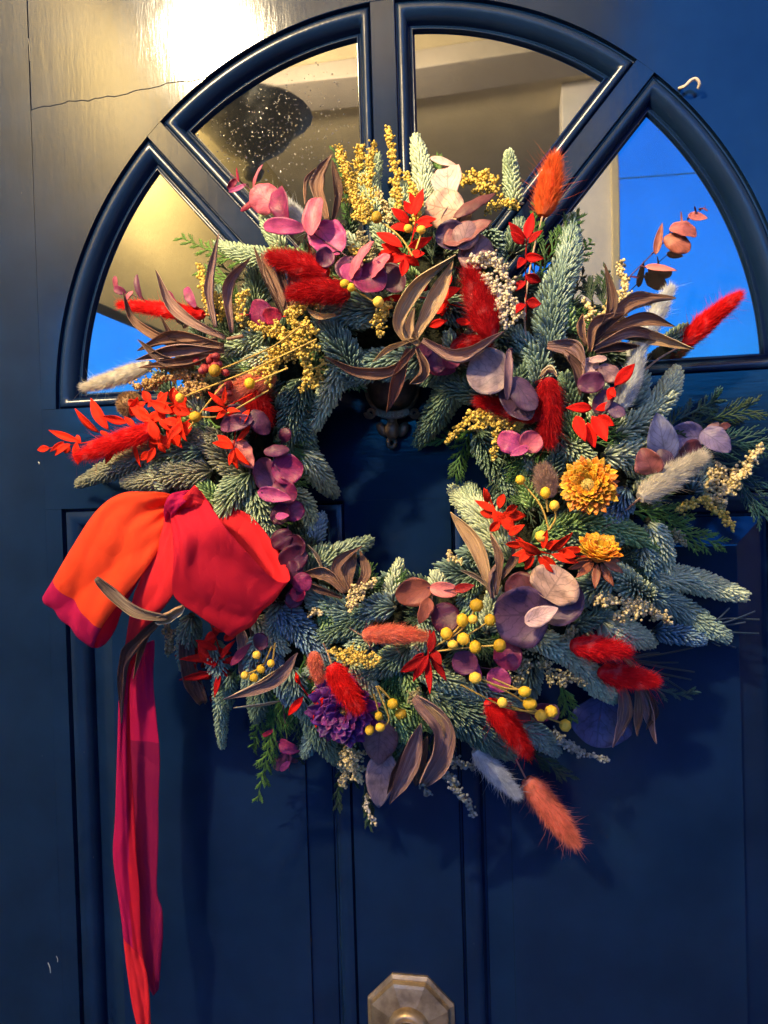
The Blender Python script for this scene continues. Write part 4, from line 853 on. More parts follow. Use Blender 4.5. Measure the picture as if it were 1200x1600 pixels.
euc('thin terracotta eucalyptus sprig reaching up into the bright blue pane', [(980, 436), (1022, 394), (1062, 354), (1103, 322)], [(1024, 398, 1035, 348, 13, 0, 'te', 'ovate'), (1038, 370, 1078, 392, 30, 0, 'te'), (1046, 356, 1088, 368, 26, 10, 'co'), (1075, 336, 1106, 341, 14, 0, 'co', 'ovate'), (1008, 416, 1058, 423, 11, 0, 'co', 'ovate'), (1066, 355, 1064, 330, 3, 0, 'te'), (1088, 333, 1085, 322, 3, 0, 'pu'), (1098, 325, 1106, 330, 3, 0, 'pu'), (985, 432, 998, 434, 3, 0, 'pu')], off=.6, srad=1.1)
euc('small mauve and pink eucalyptus leaves below the brown pods at right', [(900, 560), (930, 590), (960, 640)], [(910, 565, 935, 578, 24, 0, 'pp'), (937, 572, 968, 592, 27, 10, 'mv'), (902, 602, 944, 595, 30, 0, 'pu'), (930, 645, 955, 610, 26, 20, 'pu'), (920, 565, 948, 560, 12, 30, 'pp'), (950, 630, 975, 650, 22, 10, 'vi')], off=2.6)
euc('blue-violet veined eucalyptus leaves at the right edge of the wreath', [(1040, 720), (1095, 685), (1125, 662)], [(1040, 722, 1026, 645, 44, 20, 'bl', 'ovate'), (1098, 682, 1042, 684, 46, 0, 'bm'), (1096, 674, 1142, 706, 38, 10, 'bm', 'ovate'), (1104, 672, 1122, 660, 14, 30, 'mv'), (1062, 715, 1098, 702, 40, 0, 'md'), (1020, 740, 1002, 700, 40, 20, 'br', 'ovate'), (1030, 700, 1060, 730, 40, 10, 'vi'), (1122, 668, 1142, 664, 12, 0, 'br', 'lance')], off=1.8)
euc('plum eucalyptus sprig running down the inner left of the wreath', [(440, 690), (438, 745), (445, 800), (460, 870)], [(432, 768, 406, 716, 46, 0, 'pu'), (424, 735, 474, 730, 50, 0, 'mg'), (412, 706, 452, 702, 20, 10, 'pu'), (428, 755, 462, 780, 40, 0, 'mg'), (402, 768, 456, 780, 24, 0, 'hp', 'ovate'), (450, 690, 440, 670, 24, 20, 'pl'), (425, 795, 452, 810, 36, 0, 'pl'), (450, 785, 468, 812, 34, 10, 'mg'), (430, 808, 452, 805, 12, 10, 'hp', 'ovate'), (430, 830, 450, 855, 38, 0, 'pl'), (455, 835, 468, 870, 34, 0, 'pl')], off=2.0)
euc('dark plum eucalyptus leaves beside the right loop of the bow', [(465, 850), (462, 900), (455, 960)], [(440, 885, 478, 860, 42, 0, 'pl'), (445, 900, 474, 890, 40, 0, 'pl'), (460, 900, 484, 920, 32, 0, 'mg'), (450, 925, 470, 945, 34, 0, 'pl'), (470, 915, 462, 940, 26, 0, 'cr'), (400, 990, 412, 1015, 26, 0, 'pl'), (360, 1040, 392, 1005, 16, 10, 'mg', 'lance')], off=1.6)
euc('coral pink folded leaf under the star of red leaves at left', [(355, 690), (380, 720)], [(363, 688, 396, 732, 34, 0, 'co', 'ovate'), (345, 668, 395, 655, 26, 10, 'pu'), (395, 640, 420, 678, 30, 20, 'pu'), (350, 655, 385, 640, 30, 0, 'pl')], off=2.4)
euc('plum eucalyptus sprig hanging from the bottom left', [(442, 1095), (448, 1150), (452, 1205)], [(436, 1160, 472, 1172, 26, 0, 'mg', 'ovate'), (428, 1200, 456, 1180, 26, 10, 'pu'), (438, 1204, 453, 1190, 12, 0, 'hp'), (450, 1185, 466, 1190, 9, 0, 'pu'), (410, 1150, 428, 1140, 8, 0, 'cr')], off=.6)
euc('two broad mauve leaves hanging under the purple flower', [(590, 1120), (600, 1190)], [(596, 1125, 590, 1196, 60, 10, 'mv', 'ovate'), (600, 1172, 592, 1262, 52, 10, 'ma', 'ovate')], off=1.2)
euc('big dark purple round eucalyptus leaves at lower right of the hole', [(850, 960), (858, 930), (880, 905)], [(858, 958, 772, 962, 92, 0, 'vi'), (848, 968, 905, 916, 62, 5, 'vi'), (852, 935, 882, 890, 74, 0, 'be'), (838, 930, 790, 910, 50, 0, 'md'), (820, 973, 872, 950, 28, 0, 'pp', 'ovate', .9)], off=2.4)
euc('magenta eucalyptus pair among the yellow ball sprays', [(785, 1040), (765, 1045), (740, 1040)], [(782, 1042, 806, 1006, 44, 5, 'mg'), (768, 1045, 790, 1080, 36, 10, 'hp'), (742, 1048, 712, 1020, 40, 0, 'pu'), (738, 1028, 750, 1064, 14, 10, 'hp')], off=1.8)
euc('terracotta pink leaves at the bottom edge of the hole', [(640, 925), (672, 918), (675, 965)], [(674, 916, 618, 932, 46, 10, 'te'), (672, 918, 716, 924, 24, 0, 'co'), (672, 935, 655, 975, 24, 20, 'te', 'ovate'), (682, 945, 706, 985, 46, 0, 'pl'), (708, 922, 742, 914, 15, 0, 'dr', 'lance')], off=1.6)
euc('big navy-violet leaf with pale veins behind the lower right pods', [(945, 1090), (935, 1130)], [(942, 1086, 932, 1168, 102, 0, 'bl')], off=0)
euc('bright pink eucalyptus pair over the cream plume right of the knocker', [(815, 700), (822, 725)], [(820, 700, 778, 684, 34, 0, 'hp'), (818, 702, 842, 678, 36, 0, 'pk'), (826, 698, 797, 712, 14, 0, 'hp', 'ovate')], off=2.0)
euc('plum leaves under the centre of the big tan pod', [(690, 540), (695, 580)], [(680, 545, 686, 582, 36, 0, 'pu'), (668, 580, 712, 578, 16, 0, 'mg'), (700, 550, 712, 575, 30, 10, 'mg'), (665, 535, 660, 560, 26, 0, 'pk')], off=1.4)
euc('brown-purple leaves under the yellow ball sprays at the bottom', [(790, 1115), (860, 1115)], [(830, 1118, 870, 1105, 30, 0, 'pl', 'ovate'), (800, 1110, 830, 1125, 24, 0, 'md', 'ovate'), (860, 1100, 870, 1125, 20, 0, 'vi', 'ovate')], off=.8)

ruscus('scarlet ruscus sprig at the top centre with yellow balls beside it', [[(655, 310), (645, 370), (628, 430)]], [(648, 337, 661, 295, 17), (644, 335, 631, 314, 15), (640, 350, 611, 325, 15), (650, 348, 682, 342, 14), (642, 362, 609, 356, 15), (648, 362, 676, 352, 14), (630, 387, 588, 364, 16), (638, 385, 676, 370, 15), (628, 395, 596, 382, 15), (638, 400, 600, 410, 16), (632, 404, 628, 432, 15), (640, 400, 664, 396, 14), (632, 400, 655, 415, 14), (612, 395, 590, 400, 12), (650, 325, 640, 300, 10)], 'r', 3.0)
ruscus('red ruscus sprig beside the stem of the orange bunny tail', [[(830, 335), (822, 390), (822, 500)]], [(822, 375, 833, 331, 16), (820, 378, 795, 347, 15), (818, 382, 798, 362, 13), (826, 380, 848, 360, 12), (822, 402, 850, 404, 14), (820, 405, 808, 420, 13), (822, 430, 845, 440, 16), (820, 440, 805, 455, 14), (823, 470, 846, 475, 16), (820, 475, 806, 490, 14)], 'd', 2.2)
ruscus('orange-red ruscus sprig spreading to the far left of the wreath', [[(300, 645), (220, 665), (150, 688), (78, 700)], [(300, 640), (262, 630), (215, 628)], [(298, 655), (262, 680), (235, 705)]], [(170, 672, 142, 622, 20), (155, 676, 117, 638, 18), (200, 660, 158, 650, 15), (125, 690, 76, 672, 14), (110, 694, 86, 712, 14), (120, 690, 122, 727, 15), (100, 690, 78, 706, 10), (205, 650, 215, 620, 16), (250, 650, 262, 612, 20), (235, 660, 200, 630, 20), (270, 645, 230, 625, 18), (280, 650, 292, 690, 18), (240, 675, 243, 712, 14), (210, 690, 220, 730, 14), (260, 670, 285, 700, 18), (290, 645, 275, 610, 18), (300, 645, 270, 640, 18), (180, 700, 165, 725, 14), (250, 690, 235, 655, 18), (225, 665, 260, 640, 20), (290, 660, 262, 690, 15), (210, 640, 240, 655, 16)], 'o', 2.2, auto=9, llen=32)
ruscus('small star of orange-red leaves below the peach bunny tail', [[(395, 615), (345, 640)]], [(352, 636, 325, 612, 10), (350, 640, 318, 640, 11), (352, 640, 338, 655, 9), (355, 640, 376, 643, 8), (350, 632, 352, 605, 8), (348, 645, 370, 650, 8)], 'o', 3.2)
ruscus('star of narrow red leaves over the coral leaf at left', [[(372, 640), (365, 700)]], [(365, 700, 332, 692, 15), (365, 702, 358, 728, 9), (366, 702, 372, 734, 10), (368, 700, 392, 728, 14), (365, 698, 340, 680, 13), (370, 690, 392, 662, 10), (378, 665, 390, 640, 12)], 'o', 2.8)
ruscus('scarlet ruscus tuft at the upper right edge of the hole', [[(760, 765), (775, 800), (800, 840)]], [(762, 785, 756, 762, 12), (775, 800, 742, 782, 12), (780, 795, 787, 772, 13), (778, 805, 750, 800, 15), (782, 805, 822, 806, 18), (785, 812, 805, 830, 18), (780, 815, 765, 830, 14), (790, 800, 808, 790, 14), (770, 800, 790, 820, 18), (795, 835, 820, 820, 13)], 'o', 2.6)
ruscus('spidery scarlet ruscus sprig left of the lower orange strawflower', [[(800, 832), (845, 862), (915, 870)]], [(848, 868, 872, 902, 16), (845, 865, 805, 842, 14), (845, 862, 800, 868, 14), (848, 858, 855, 828, 10), (860, 860, 895, 832, 12), (852, 856, 880, 845, 12), (862, 866, 905, 880, 12), (870, 862, 920, 858, 12), (835, 870, 820, 890, 12), (830, 860, 810, 880, 13), (840, 868, 865, 895, 12), (880, 862, 900, 870, 14), (820, 850, 790, 850, 13)], 'o', 3.0)
ruscus('red ruscus sprig pointing down by the coral bunny tail', [[(672, 985), (668, 1030), (660, 1050)]], [(672, 1020, 678, 985, 13), (670, 1022, 650, 1060, 12), (668, 1025, 672, 1085, 12), (672, 1022, 698, 1065, 13), (665, 1025, 625, 1050, 16), (662, 1020, 640, 1040, 14), (675, 1015, 690, 1040, 13), (660, 1030, 645, 1065, 11)], 'd', 2.6)
ruscus('dark red ruscus leaves under the right loop of the bow', [[(330, 975), (345, 1030), (335, 1085)], [(345, 1030), (290, 1025)]], [(340, 1030, 280, 1030, 16), (345, 1035, 390, 1030, 13), (345, 1030, 368, 1000, 12), (340, 1015, 305, 1000, 14), (335, 1050, 280, 1062, 15), (340, 1040, 310, 1018, 14), (345, 1050, 335, 1090, 12), (330, 1060, 300, 1050, 14), (320, 1000, 345, 985, 14), (310, 1005, 330, 1030, 14), (300, 1050, 320, 1075, 15), (350, 1000, 375, 985, 14)], 'd', .6, auto=7)
ruscus('small red ruscus sprig left of the purple flower', [[(463, 1060), (480, 1085), (500, 1108)]], [(474, 1088, 450, 1118, 13), (490, 1098, 497, 1076, 13), (495, 1104, 493, 1138, 12), (498, 1105, 505, 1090, 10), (486, 1090, 500, 1078, 12), (470, 1070, 462, 1050, 12)], 'r', 1.8)
ruscus('red ruscus leaves in front of the pale grey bunny tail', [[(985, 575), (960, 605), (930, 660)]], [(960, 602, 992, 568, 18), (958, 605, 950, 625, 14), (955, 608, 962, 620, 10), (925, 638, 884, 637, 15), (925, 650, 948, 690, 22), (930, 640, 962, 632, 12), (918, 660, 930, 700, 18), (935, 650, 960, 665, 16), (900, 650, 915, 690, 18)], 'r', 3.0)
ruscus('scarlet ruscus leaves behind the big tan pod', [[(600, 470), (660, 465), (720, 480)]], [(640, 472, 598, 468, 15), (665, 455, 650, 430, 18), (690, 460, 690, 495, 22), (680, 470, 720, 450, 20), (670, 510, 700, 500, 13), (712, 500, 736, 506, 12), (700, 450, 695, 425, 20), (660, 480, 690, 480, 20), (680, 490, 700, 470, 18), (640, 450, 670, 440, 18)], 'r', 1.2)

pod('cluster of curled mauve-brown pods over the left-hand pane', [([(352, 528), (300, 505), (265, 475), (243, 422, 1)], 26, 'm'), ([(338, 512), (330, 450), (342, 365, 1)], 19, 'm', 1.4, 10), ([(362, 520), (358, 450), (392, 402, 1)], 23, 'm'), ([(340, 532), (280, 540), (215, 505), (192, 455, 1)], 20, 'b'), ([(350, 540), (280, 528), (215, 548)], 26, 'b'), ([(350, 548), (280, 545), (212, 562)], 26, 'm'), ([(335, 556), (270, 568), (215, 530, 1)], 22, 'd'), ([(300, 562), (270, 530), (250, 492, 1)], 13, 'b'), ([(350, 545), (290, 566), (218, 575)], 20, 'b')], 2.0, [(355, 530), (380, 525)])
pod('dark brown upright pod at the left between the red bunny tail and the cedar', [([(440, 495), (420, 440), (397, 385)], 15, 'd'), ([(452, 492), (430, 440), (408, 395)], 24, 'b', 1.4, 0), ([(446, 490), (462, 440), (446, 395)], 26, 'b', 1.2, 0), ([(455, 480), (440, 430), (428, 395)], 16, 'd')], 1.2)
pod('dark brown pod standing at the top left beside the yellow plume', [([(512, 345), (500, 290), (518, 242)], 32, 'b', 1.3, 0), ([(520, 345), (530, 300), (520, 250)], 20, 'd'), ([(478, 320), (480, 285), (494, 262)], 9, 'b')], 1.0)
pod('big pale tan split pod at the top centre above the knocker', [([(640, 540), (622, 500), (655, 440), (712, 398, 1)], 30, 't', 1.3, 0), ([(648, 530), (680, 470), (708, 408)], 34, 't', 1.2, 0), ([(650, 545), (612, 580), (560, 582), (505, 556, 1)], 24, 'b', 1.6, 10), ([(650, 530), (608, 545), (582, 565)], 12, 't'), ([(640, 545), (622, 590), (604, 645, .3)], 26, 'r', 1.2, 0), ([(650, 545), (660, 580), (640, 600)], 20, 'b'), ([(660, 532), (720, 560), (788, 518, 1)], 27, 'm', 1.6, 0), ([(655, 540), (640, 520), (648, 480)], 24, 't')], 3.0)
pod('curled brown pods at the right in front of the bright blue pane', [([(925, 545), (955, 480), (945, 412)], 20, 'd', 1.3), ([(925, 530), (985, 480), (1056, 466, .5)], 30, 'b', 1.4, 0), ([(930, 530), (1000, 500), (1055, 510, 1)], 26, 'b', 1.4, 0), ([(940, 525), (1010, 525), (1085, 545, 1)], 26, 't', 1.4, 0), ([(925, 545), (985, 520), (1040, 535)], 22, 'm'), ([(920, 550), (930, 510), (975, 490)], 20, 'b'), ([(930, 550), (965, 540), (1000, 540)], 18, 'd')], 2.2)
pod('mauve-brown curled husk left of the small pink leaves at right', [([(855, 540), (900, 548), (912, 600)], 38, 'm', 1.0, 0), ([(880, 550), (905, 580), (908, 620)], 22, 'd'), ([(915, 540), (905, 515), (910, 490)], 16, 'b')], 2.2)
pod('open brown pod on the inner left edge of the hole', [([(545, 925), (530, 885), (566, 853, 1)], 24, 'b', 1.4, 0), ([(545, 925), (545, 890), (556, 862)], 26, 'b', .8, 0), ([(552, 928), (572, 895), (562, 860)], 22, 'b', 1.0, 0), ([(540, 925), (510, 895), (468, 897)], 26, 'b', 1.4, 0), ([(535, 935), (500, 920), (470, 900)], 14, 'd'), ([(508, 905), (498, 870), (480, 850)], 8, 'g')], 1.6)
pod('tan split pod pointing up at the right edge of the hole', [([(768, 925), (745, 850), (704, 800, 1)], 32, 't', 1.3, 0), ([(775, 930), (782, 870), (766, 832)], 17, 'b', 1.2, 0), ([(782, 905), (808, 860), (796, 820)], 22, 'b', 1.3, 0), ([(768, 935), (765, 900), (775, 880)], 18, 'm'), ([(775, 925), (745, 900), (718, 890)], 9, 'g')], 2.0)
pod('grey-brown antler-like pod curling over the bow', [([(262, 965, 6), (215, 955, 6.2), (175, 925, 6.6), (150, 903, 7)], 18, 'g', 2.2, 0, 'strip'), ([(245, 968, 6), (262, 962, 6), (286, 946, 5.6)], 16, 't', 1.8, 0, 'strip'), ([(258, 962, 5.6), (222, 1000, 5), (198, 1040, 4), (190, 1130, 3)], 24, 'd', 1.4, 0), ([(250, 968, 5), (225, 1000, 4), (208, 1060, 3)], 14, 'b')], 6.0)
pod('pinkish tan sickle-shaped pod at lower left below the blue fir tips', [([(465, 1020), (430, 1062), (348, 1093)], 22, 'm', 1.2, 0, 'lance'), ([(462, 1028), (420, 1058), (352, 1092)], 12, 't', 1.2, 0, 'lance'), ([(440, 1095), (410, 1100), (365, 1106)], 5, 't', 1.0, 0, 'lance')], 2.4)
pod('pair of large curved mauve-brown pods at the bottom of the wreath', [([(648, 1088), (690, 1130), (688, 1175), (660, 1222)], 36, 'm', 1.4, 0, 'strip'), ([(655, 1090), (700, 1140), (685, 1205)], 13, 't', 1.2, 0, 'lance'), ([(658, 1130), (640, 1190), (608, 1256)], 34, 'm', 1.4, 0, 'lance'), ([(668, 1150), (655, 1195), (650, 1228)], 24, 'b', 1.3, 0, 'lance'), ([(640, 1160), (622, 1205), (605, 1240)], 20, 'd', 1.3)], 2.2)
pod('tattered brown pods hanging below the crimson bunny tails', [([(968, 1062), (972, 1110), (957, 1168)], 26, 'm', 1.3, 0), ([(972, 1062), (985, 1110), (972, 1150)], 20, 'b'), ([(1000, 1070), (1015, 1110), (1026, 1162)], 22, 'm', 1.3, 0), ([(995, 1070), (1000, 1110), (996, 1150)], 20, 'b'), ([(1008, 1075), (1022, 1110), (1010, 1140)], 18, 'd'), ([(960, 1015), (985, 1040), (995, 1060)], 12, 't')], 1.0)
pod('dark maroon-brown husk hanging behind the red leaves under the bow', [([(292, 985), (300, 1050), (318, 1098)], 34, 'd', 1.0, 0, 'strip'), ([(300, 1060), (315, 1080), (320, 1100)], 14, 'm', 1.4), ([(378, 985), (385, 1020), (382, 1055)], 26, 'm', 1.0, 0, 'strip'), ([(395, 975), (402, 1010), (398, 1045)], 18, 'b', 1.0, 0, 'strip')], .2)
pod('small tan curled husk between the red and yellow pieces at upper left', [([(525, 492), (500, 495), (478, 482)], 14, 't'), ([(845, 590), (858, 580), (870, 588)], 12, 't')], 1.8)

plume('airy yellow plume at the very top left of centre', [([(565, 345), (545, 290), (530, 232)], 34), ([(572, 350), (575, 290), (585, 225)], 34), ([(560, 330), (560, 270), (565, 228)], 30)], 'y', .8, 3.6, .8)
plume('narrow golden plume standing highest at the top centre', [([(625, 345), (618, 270), (607, 200)], 20), ([(650, 350), (648, 310), (635, 270)], 18)], 'y', 1.6, 4.2)
plume('golden yellow plume at the top right of centre', [([(720, 290), (745, 275), (775, 282)], 28), ([(740, 300), (760, 295), (778, 300)], 24)], 'y', 1.6, 4.6)
plume('bright yellow plume below the small upright fir tip', [([(758, 335), (790, 318), (808, 322)], 20)], 'y', 1.8, 4.2)
plume('cream plume curving down right of the deep red bunny tail', [([(730, 408), (775, 415), (800, 450)], 26), ([(755, 425), (790, 460), (812, 495)], 32), ([(770, 450), (785, 480), (790, 510)], 24)], 'w', 2.0, 5.0)
plume('small yellow plume left of the big tan pod', [([(612, 470), (595, 490), (594, 524)], 24)], 'y', 2.0, 4.2)
plume('yellow plume rising at left between the brown pods', [([(330, 490), (322, 450), (312, 415)], 20), ([(350, 480), (330, 460), (318, 440)], 20)], 'y', 1.4, 4.4)
plume('yellow plume above the cluster of pods at left', [([(378, 505), (372, 480), (385, 455)], 22), ([(500, 470), (470, 478), (455, 500)], 22), ([(440, 520), (415, 515), (392, 508)], 24)], 'y', 1.8, 4.2)
plume('large bright yellow plume in the upper left of the wreath', [([(480, 500), (470, 540), (490, 605)], 24), ([(500, 545), (450, 550), (395, 585)], 34), ([(470, 530), (430, 560), (420, 600)], 30), ([(485, 560), (480, 590), (472, 612)], 16), ([(500, 520), (470, 520), (440, 530)], 26)], 'y', 2.2, 4.4)
plume('small yellow plume between the red bunny tails and the pods', [([(450, 480), (465, 505), (468, 530)], 22), ([(430, 500), (440, 520), (450, 540)], 20)], 'y', 2.4, 4.2)
plume('ochre plume at far left above the orange-red leaves', [([(320, 585), (270, 590), (212, 605)], 34), ([(310, 600), (280, 585), (255, 575)], 34), ([(330, 605), (300, 610), (270, 612)], 26)], 'o', 1.2, 4.8)
plume('cream-yellow plume arching right of the knocker', [([(795, 660), (745, 648), (698, 690)], 20), ([(800, 672), (765, 660), (735, 670)], 20), ([(780, 665), (775, 690), (770, 715)], 18)], 'y', 1.8, 4.6)
plume('small yellow plume at the lower left of the hole', [([(540, 948), (560, 925), (585, 908)], 24), ([(545, 955), (552, 935), (556, 920)], 24)], 'c', 1.8, 4.2)
plume('short yellow plume under the coral bunny tail', [([(515, 1020), (550, 1022), (592, 1028)], 26), ([(530, 1015), (560, 1030), (585, 1040)], 24)], 'y', 2.2, 4.2)
plume('big cream plume at the far right edge of the wreath', [([(1100, 785), (1130, 770), (1150, 735)], 44), ([(1135, 765), (1165, 735), (1188, 698)], 26), ([(1090, 770), (1110, 750), (1130, 730)], 34)], 'c', 1.2, 5.0)
plume('yellow plume curling down under the big cream one at right', [([(1060, 800), (1085, 785), (1105, 778)], 18), ([(1095, 785), (1125, 800), (1145, 825)], 24)], 'y', 1.4, 4.4)
plume('yellow plume lying level above the crimson bunny tails', [([(930, 945), (955, 935), (985, 948)], 22), ([(960, 965), (1000, 950), (1045, 972)], 26)], 'c', 2.0, 4.6)
plume('olive-cream seed plume among the yellow ball sprays', [([(830, 1030), (815, 1045), (810, 1080)], 38), ([(840, 1035), (865, 1055), (880, 1062)], 34), ([(835, 1020), (820, 1010), (815, 1000)], 26), ([(875, 1060), (900, 1062), (915, 1070)], 14)], 'l', 1.6, 4.0, .8)
plume('olive seed plume hanging under the purple flower', [([(545, 1160), (555, 1190), (560, 1220)], 36), ([(540, 1170), (540, 1200), (536, 1228)], 26)], 'c', .8, 4.4)
plume('tiny grey-cream plume tip, lowest at the bottom left', [([(572, 1240), (575, 1265), (586, 1288)], 14)], 'w', .6, 4.4)
plume('sage green seed plume at the bottom right of the large pods', [([(665, 1195), (700, 1215), (742, 1275)], 24), ([(690, 1190), (715, 1190), (738, 1200)], 20), ([(660, 1210), (665, 1235), (668, 1240)], 14)], 's', .6, 4.8)
plume('sage green seed plume at lower right near the navy leaf', [([(855, 1150), (900, 1172), (950, 1188)], 18), ([(865, 1140), (880, 1160), (905, 1175)], 24)], 's', .4, 4.4)
plume('cream plume at right behind the dark curled pod', [([(960, 510), (975, 465), (970, 410)], 22), ([(930, 510), (950, 490), (955, 470)], 24), ([(915, 500), (925, 485), (912, 470)], 18)], 'c', 1.0, 4.6)
plume('olive plume hidden under the bow at left', [([(258, 975), (268, 1000), (262, 1022)], 24), ([(300, 990), (290, 1010), (300, 1028)], 26)], 'l', 0, 4.4)

yballs('long-stemmed yellow balls crossing the left of the wreath', [[(495, 530), (400, 575), (338, 600), (282, 622)], [(470, 510), (420, 545), (338, 580)], [(350, 600), (325, 630), (295, 670)], [(450, 575), (392, 600)], [(420, 610), (350, 648), (308, 652)]], [(282, 622), (338, 580), (392, 600), (308, 652)], 3.4)
yballs('pair of yellow balls below the pink eucalyptus', [[(540, 442), (565, 460), (590, 474)]], [(550, 451), (593, 474), (541, 446)], 3.4, 9)
yballs('three yellow balls on the scarlet leaves at the top', [[(590, 342), (625, 370), (645, 400)], [(660, 360), (650, 390)]], [(590, 342), (638, 358), (659, 361)], 3.8, 9)
yballs('four yellow balls left of the upper orange strawflower', [[(813, 750), (845, 790), (858, 828)], [(852, 770), (856, 800)], [(866, 790), (868, 810), (858, 828)]], [(813, 750), (852, 770), (866, 790), (846, 838)], 3.2, 9.5)
yballs('cluster of nine yellow balls below the hole', [[(680, 1018), (730, 1012), (781, 1008)], [(680, 1010), (720, 985), (745, 948)], [(700, 1015), (735, 990), (766, 970)], [(690, 1005), (712, 985), (724, 970)]], [(745, 945), (723, 968), (739, 967), (766, 968), (698, 989), (724, 998), (708, 1006), (743, 1010), (781, 1008)], 3.0)
yballs('long-stemmed yellow balls trailing to the lower right', [[(720, 1070), (790, 1105), (840, 1112), (862, 1112)], [(745, 1058), (800, 1085), (845, 1115)], [(770, 1060), (820, 1082)], [(800, 1105), (850, 1120), (883, 1132)], [(743, 1058), (790, 1075), (830, 1078)]], [(743, 1058), (820, 1080), (785, 1097), (828, 1098), (845, 1117), (861, 1111), (883, 1132)], 3.2)
yballs('five yellow balls beside the purple flower', [[(588, 1072), (600, 1100), (608, 1125), (595, 1138)], [(590, 1072), (608, 1090), (628, 1115)], [(584, 1085), (590, 1105), (592, 1118)], [(592, 1072), (604, 1085), (615, 1098)]], [(615, 1098), (627, 1115), (592, 1119), (595, 1135), (578, 1140)], 3.4, 9)
yballs('five small yellow balls under the right loop of the bow', [[(425, 1010), (410, 1040), (383, 1055)], [(430, 1005), (426, 1035)]], [(383, 1055), (398, 1058), (408, 1045), (426, 1035), (404, 1022)], 3.0, 8.5)

om = [leaf_mat('straw_orange', (.85, .36, .02), .45, veins=False), leaf_mat('straw_yellow', (.88, .50, .03), .45, veins=False), leaf_mat('straw_deep_orange', (.80, .24, .015), .45, veins=False)]
brc = leaf_mat('straw_bract', (.42, .12, .05), .5, veins=False)
strawflower('strawflower', 'open orange-yellow strawflower facing out at the right', (920, 758), 38, 24, (-.25, -1, .1), om, (.12, .9), rings=5, curlp=.7, bract=(9, 1.2, brc), pw=12, ruffle=.03)
strawflower('strawflower', 'half-closed orange strawflower in a cup, below the open one', (935, 868), 36, 15, (.15, -.55, .85), [om[0], om[2], om[1]], (.65, 1.25), rings=5, curlp=.4, bract=(9, 1.2, brc), pw=14, centre=(.6, .5, .05))
pmx = [leaf_mat('purple_petal', (.16, .025, .16), .45, veins=False), leaf_mat('violet_petal', (.10, .02, .17), .45, veins=False), leaf_mat('magenta_petal', (.24, .03, .17), .45, veins=False)]
strawflower('ruffled_flower', 'ruffled deep purple dried flower under the red bunny tail', (540, 1108), 52, 15, (-.1, -1, -.05), pmx, (.15, 1.0), rings=6, curlp=.9, ruffle=.07, pw=22, centre=(.25, .14, .03), off=1.8, cr=.14)
# brown poppy-like seed ball at far left, bud at the top
mb = MB(); v, f = ICO3; c = P((203, 632), .6); mb.add(c+v*np.array([1, 1, .85])*msz(5)*20, f); o = mb.build('seed_ball_head', bead_mat('ball_brown', (.30, .16, .05)), None)
rt = thing('seed_ball', 'round furry ochre seed ball at far left beside the frame of the pane', 'dried flower', tuple(c)); o.parent = rt; o.location = -Vector(rt.location)
hb = MB(); n = 2600; D = norm(rng.normal(size=(n, 3))); hairs(hb, c+D*msz(5)*19, D+rng.normal(0, .3, (n, 3)), msz(5)*rng.uniform(3, 6, n), msz(5)*.4, D*0); hb.build('bristles', bead_mat('ball_brown', (.30, .16, .05)), rt, kind='stuff')
rbm = bead_mat('berries_dark_red', (.30, .01, .008))
for (x0, y0, n, s), lb in zip([(330, 570, 26, 22), (352, 606, 18, 14)], ['clump of glossy dark red berries above the yellow balls at left', 'smaller clump of dark red berries under the stems of the yellow balls']):
    rt = thing('berry_clump', lb, 'berries', tuple(P((x0, y0), 1.4)), 'berry clumps at the left of the wreath'); mb = MB()
    balls(mb, np.array([P((x0+random.gauss(0, s*.5), y0+random.gauss(0, s*.4)), 1.6+random.uniform(0, .8)) for _ in range(n)]), msz(9)*rng.uniform(4.5, 7, n), ICO2); mb.build('berries', rbm, rt, kind='stuff')

# small filler florets bound into the wreath
for pth, col in [([([(548, 385), (560, 410), (545, 440)], 26)], 'y'), ([([(530, 400), (515, 420), (505, 440)], 22)], 'l'), ([([(470, 445), (480, 470)], 20)], 'y'), ([([(360, 470), (345, 500)], 24)], 'y'), ([([(425, 560), (415, 590), (400, 610)], 24)], 'y'), ([([(505, 560), (498, 585), (492, 600)], 18)], 'y'),
 ([([(585, 300), (600, 320), (610, 350)], 22)], 'c'), ([([(560, 360), (575, 385), (585, 410)], 24)], 'l'), ([([(780, 470), (775, 500), (765, 520)], 22)], 'c'), ([([(905, 880), (930, 900)], 20)], 'c'), ([([(700, 860), (720, 880)], 18)], 'c'), ([([(655, 1075), (640, 1095)], 20)], 'l'), ([([(875, 1000), (900, 985)], 22)], 'l'),
 ([([(1050, 830), (1070, 850)], 18)], 'l'), ([([(480, 960), (500, 955)], 16)], 'c'), ([([(390, 620), (375, 640)], 20)], 'o'), ([([(250, 600), (225, 612)], 22)], 'o')]:
    pt = bpy.data.objects.new('filler_sprig', None); scene.collection.objects.link(pt); pt.parent = wreath
    plume('', pth, col, 1.0, 4.0, 1.0, part=pt)

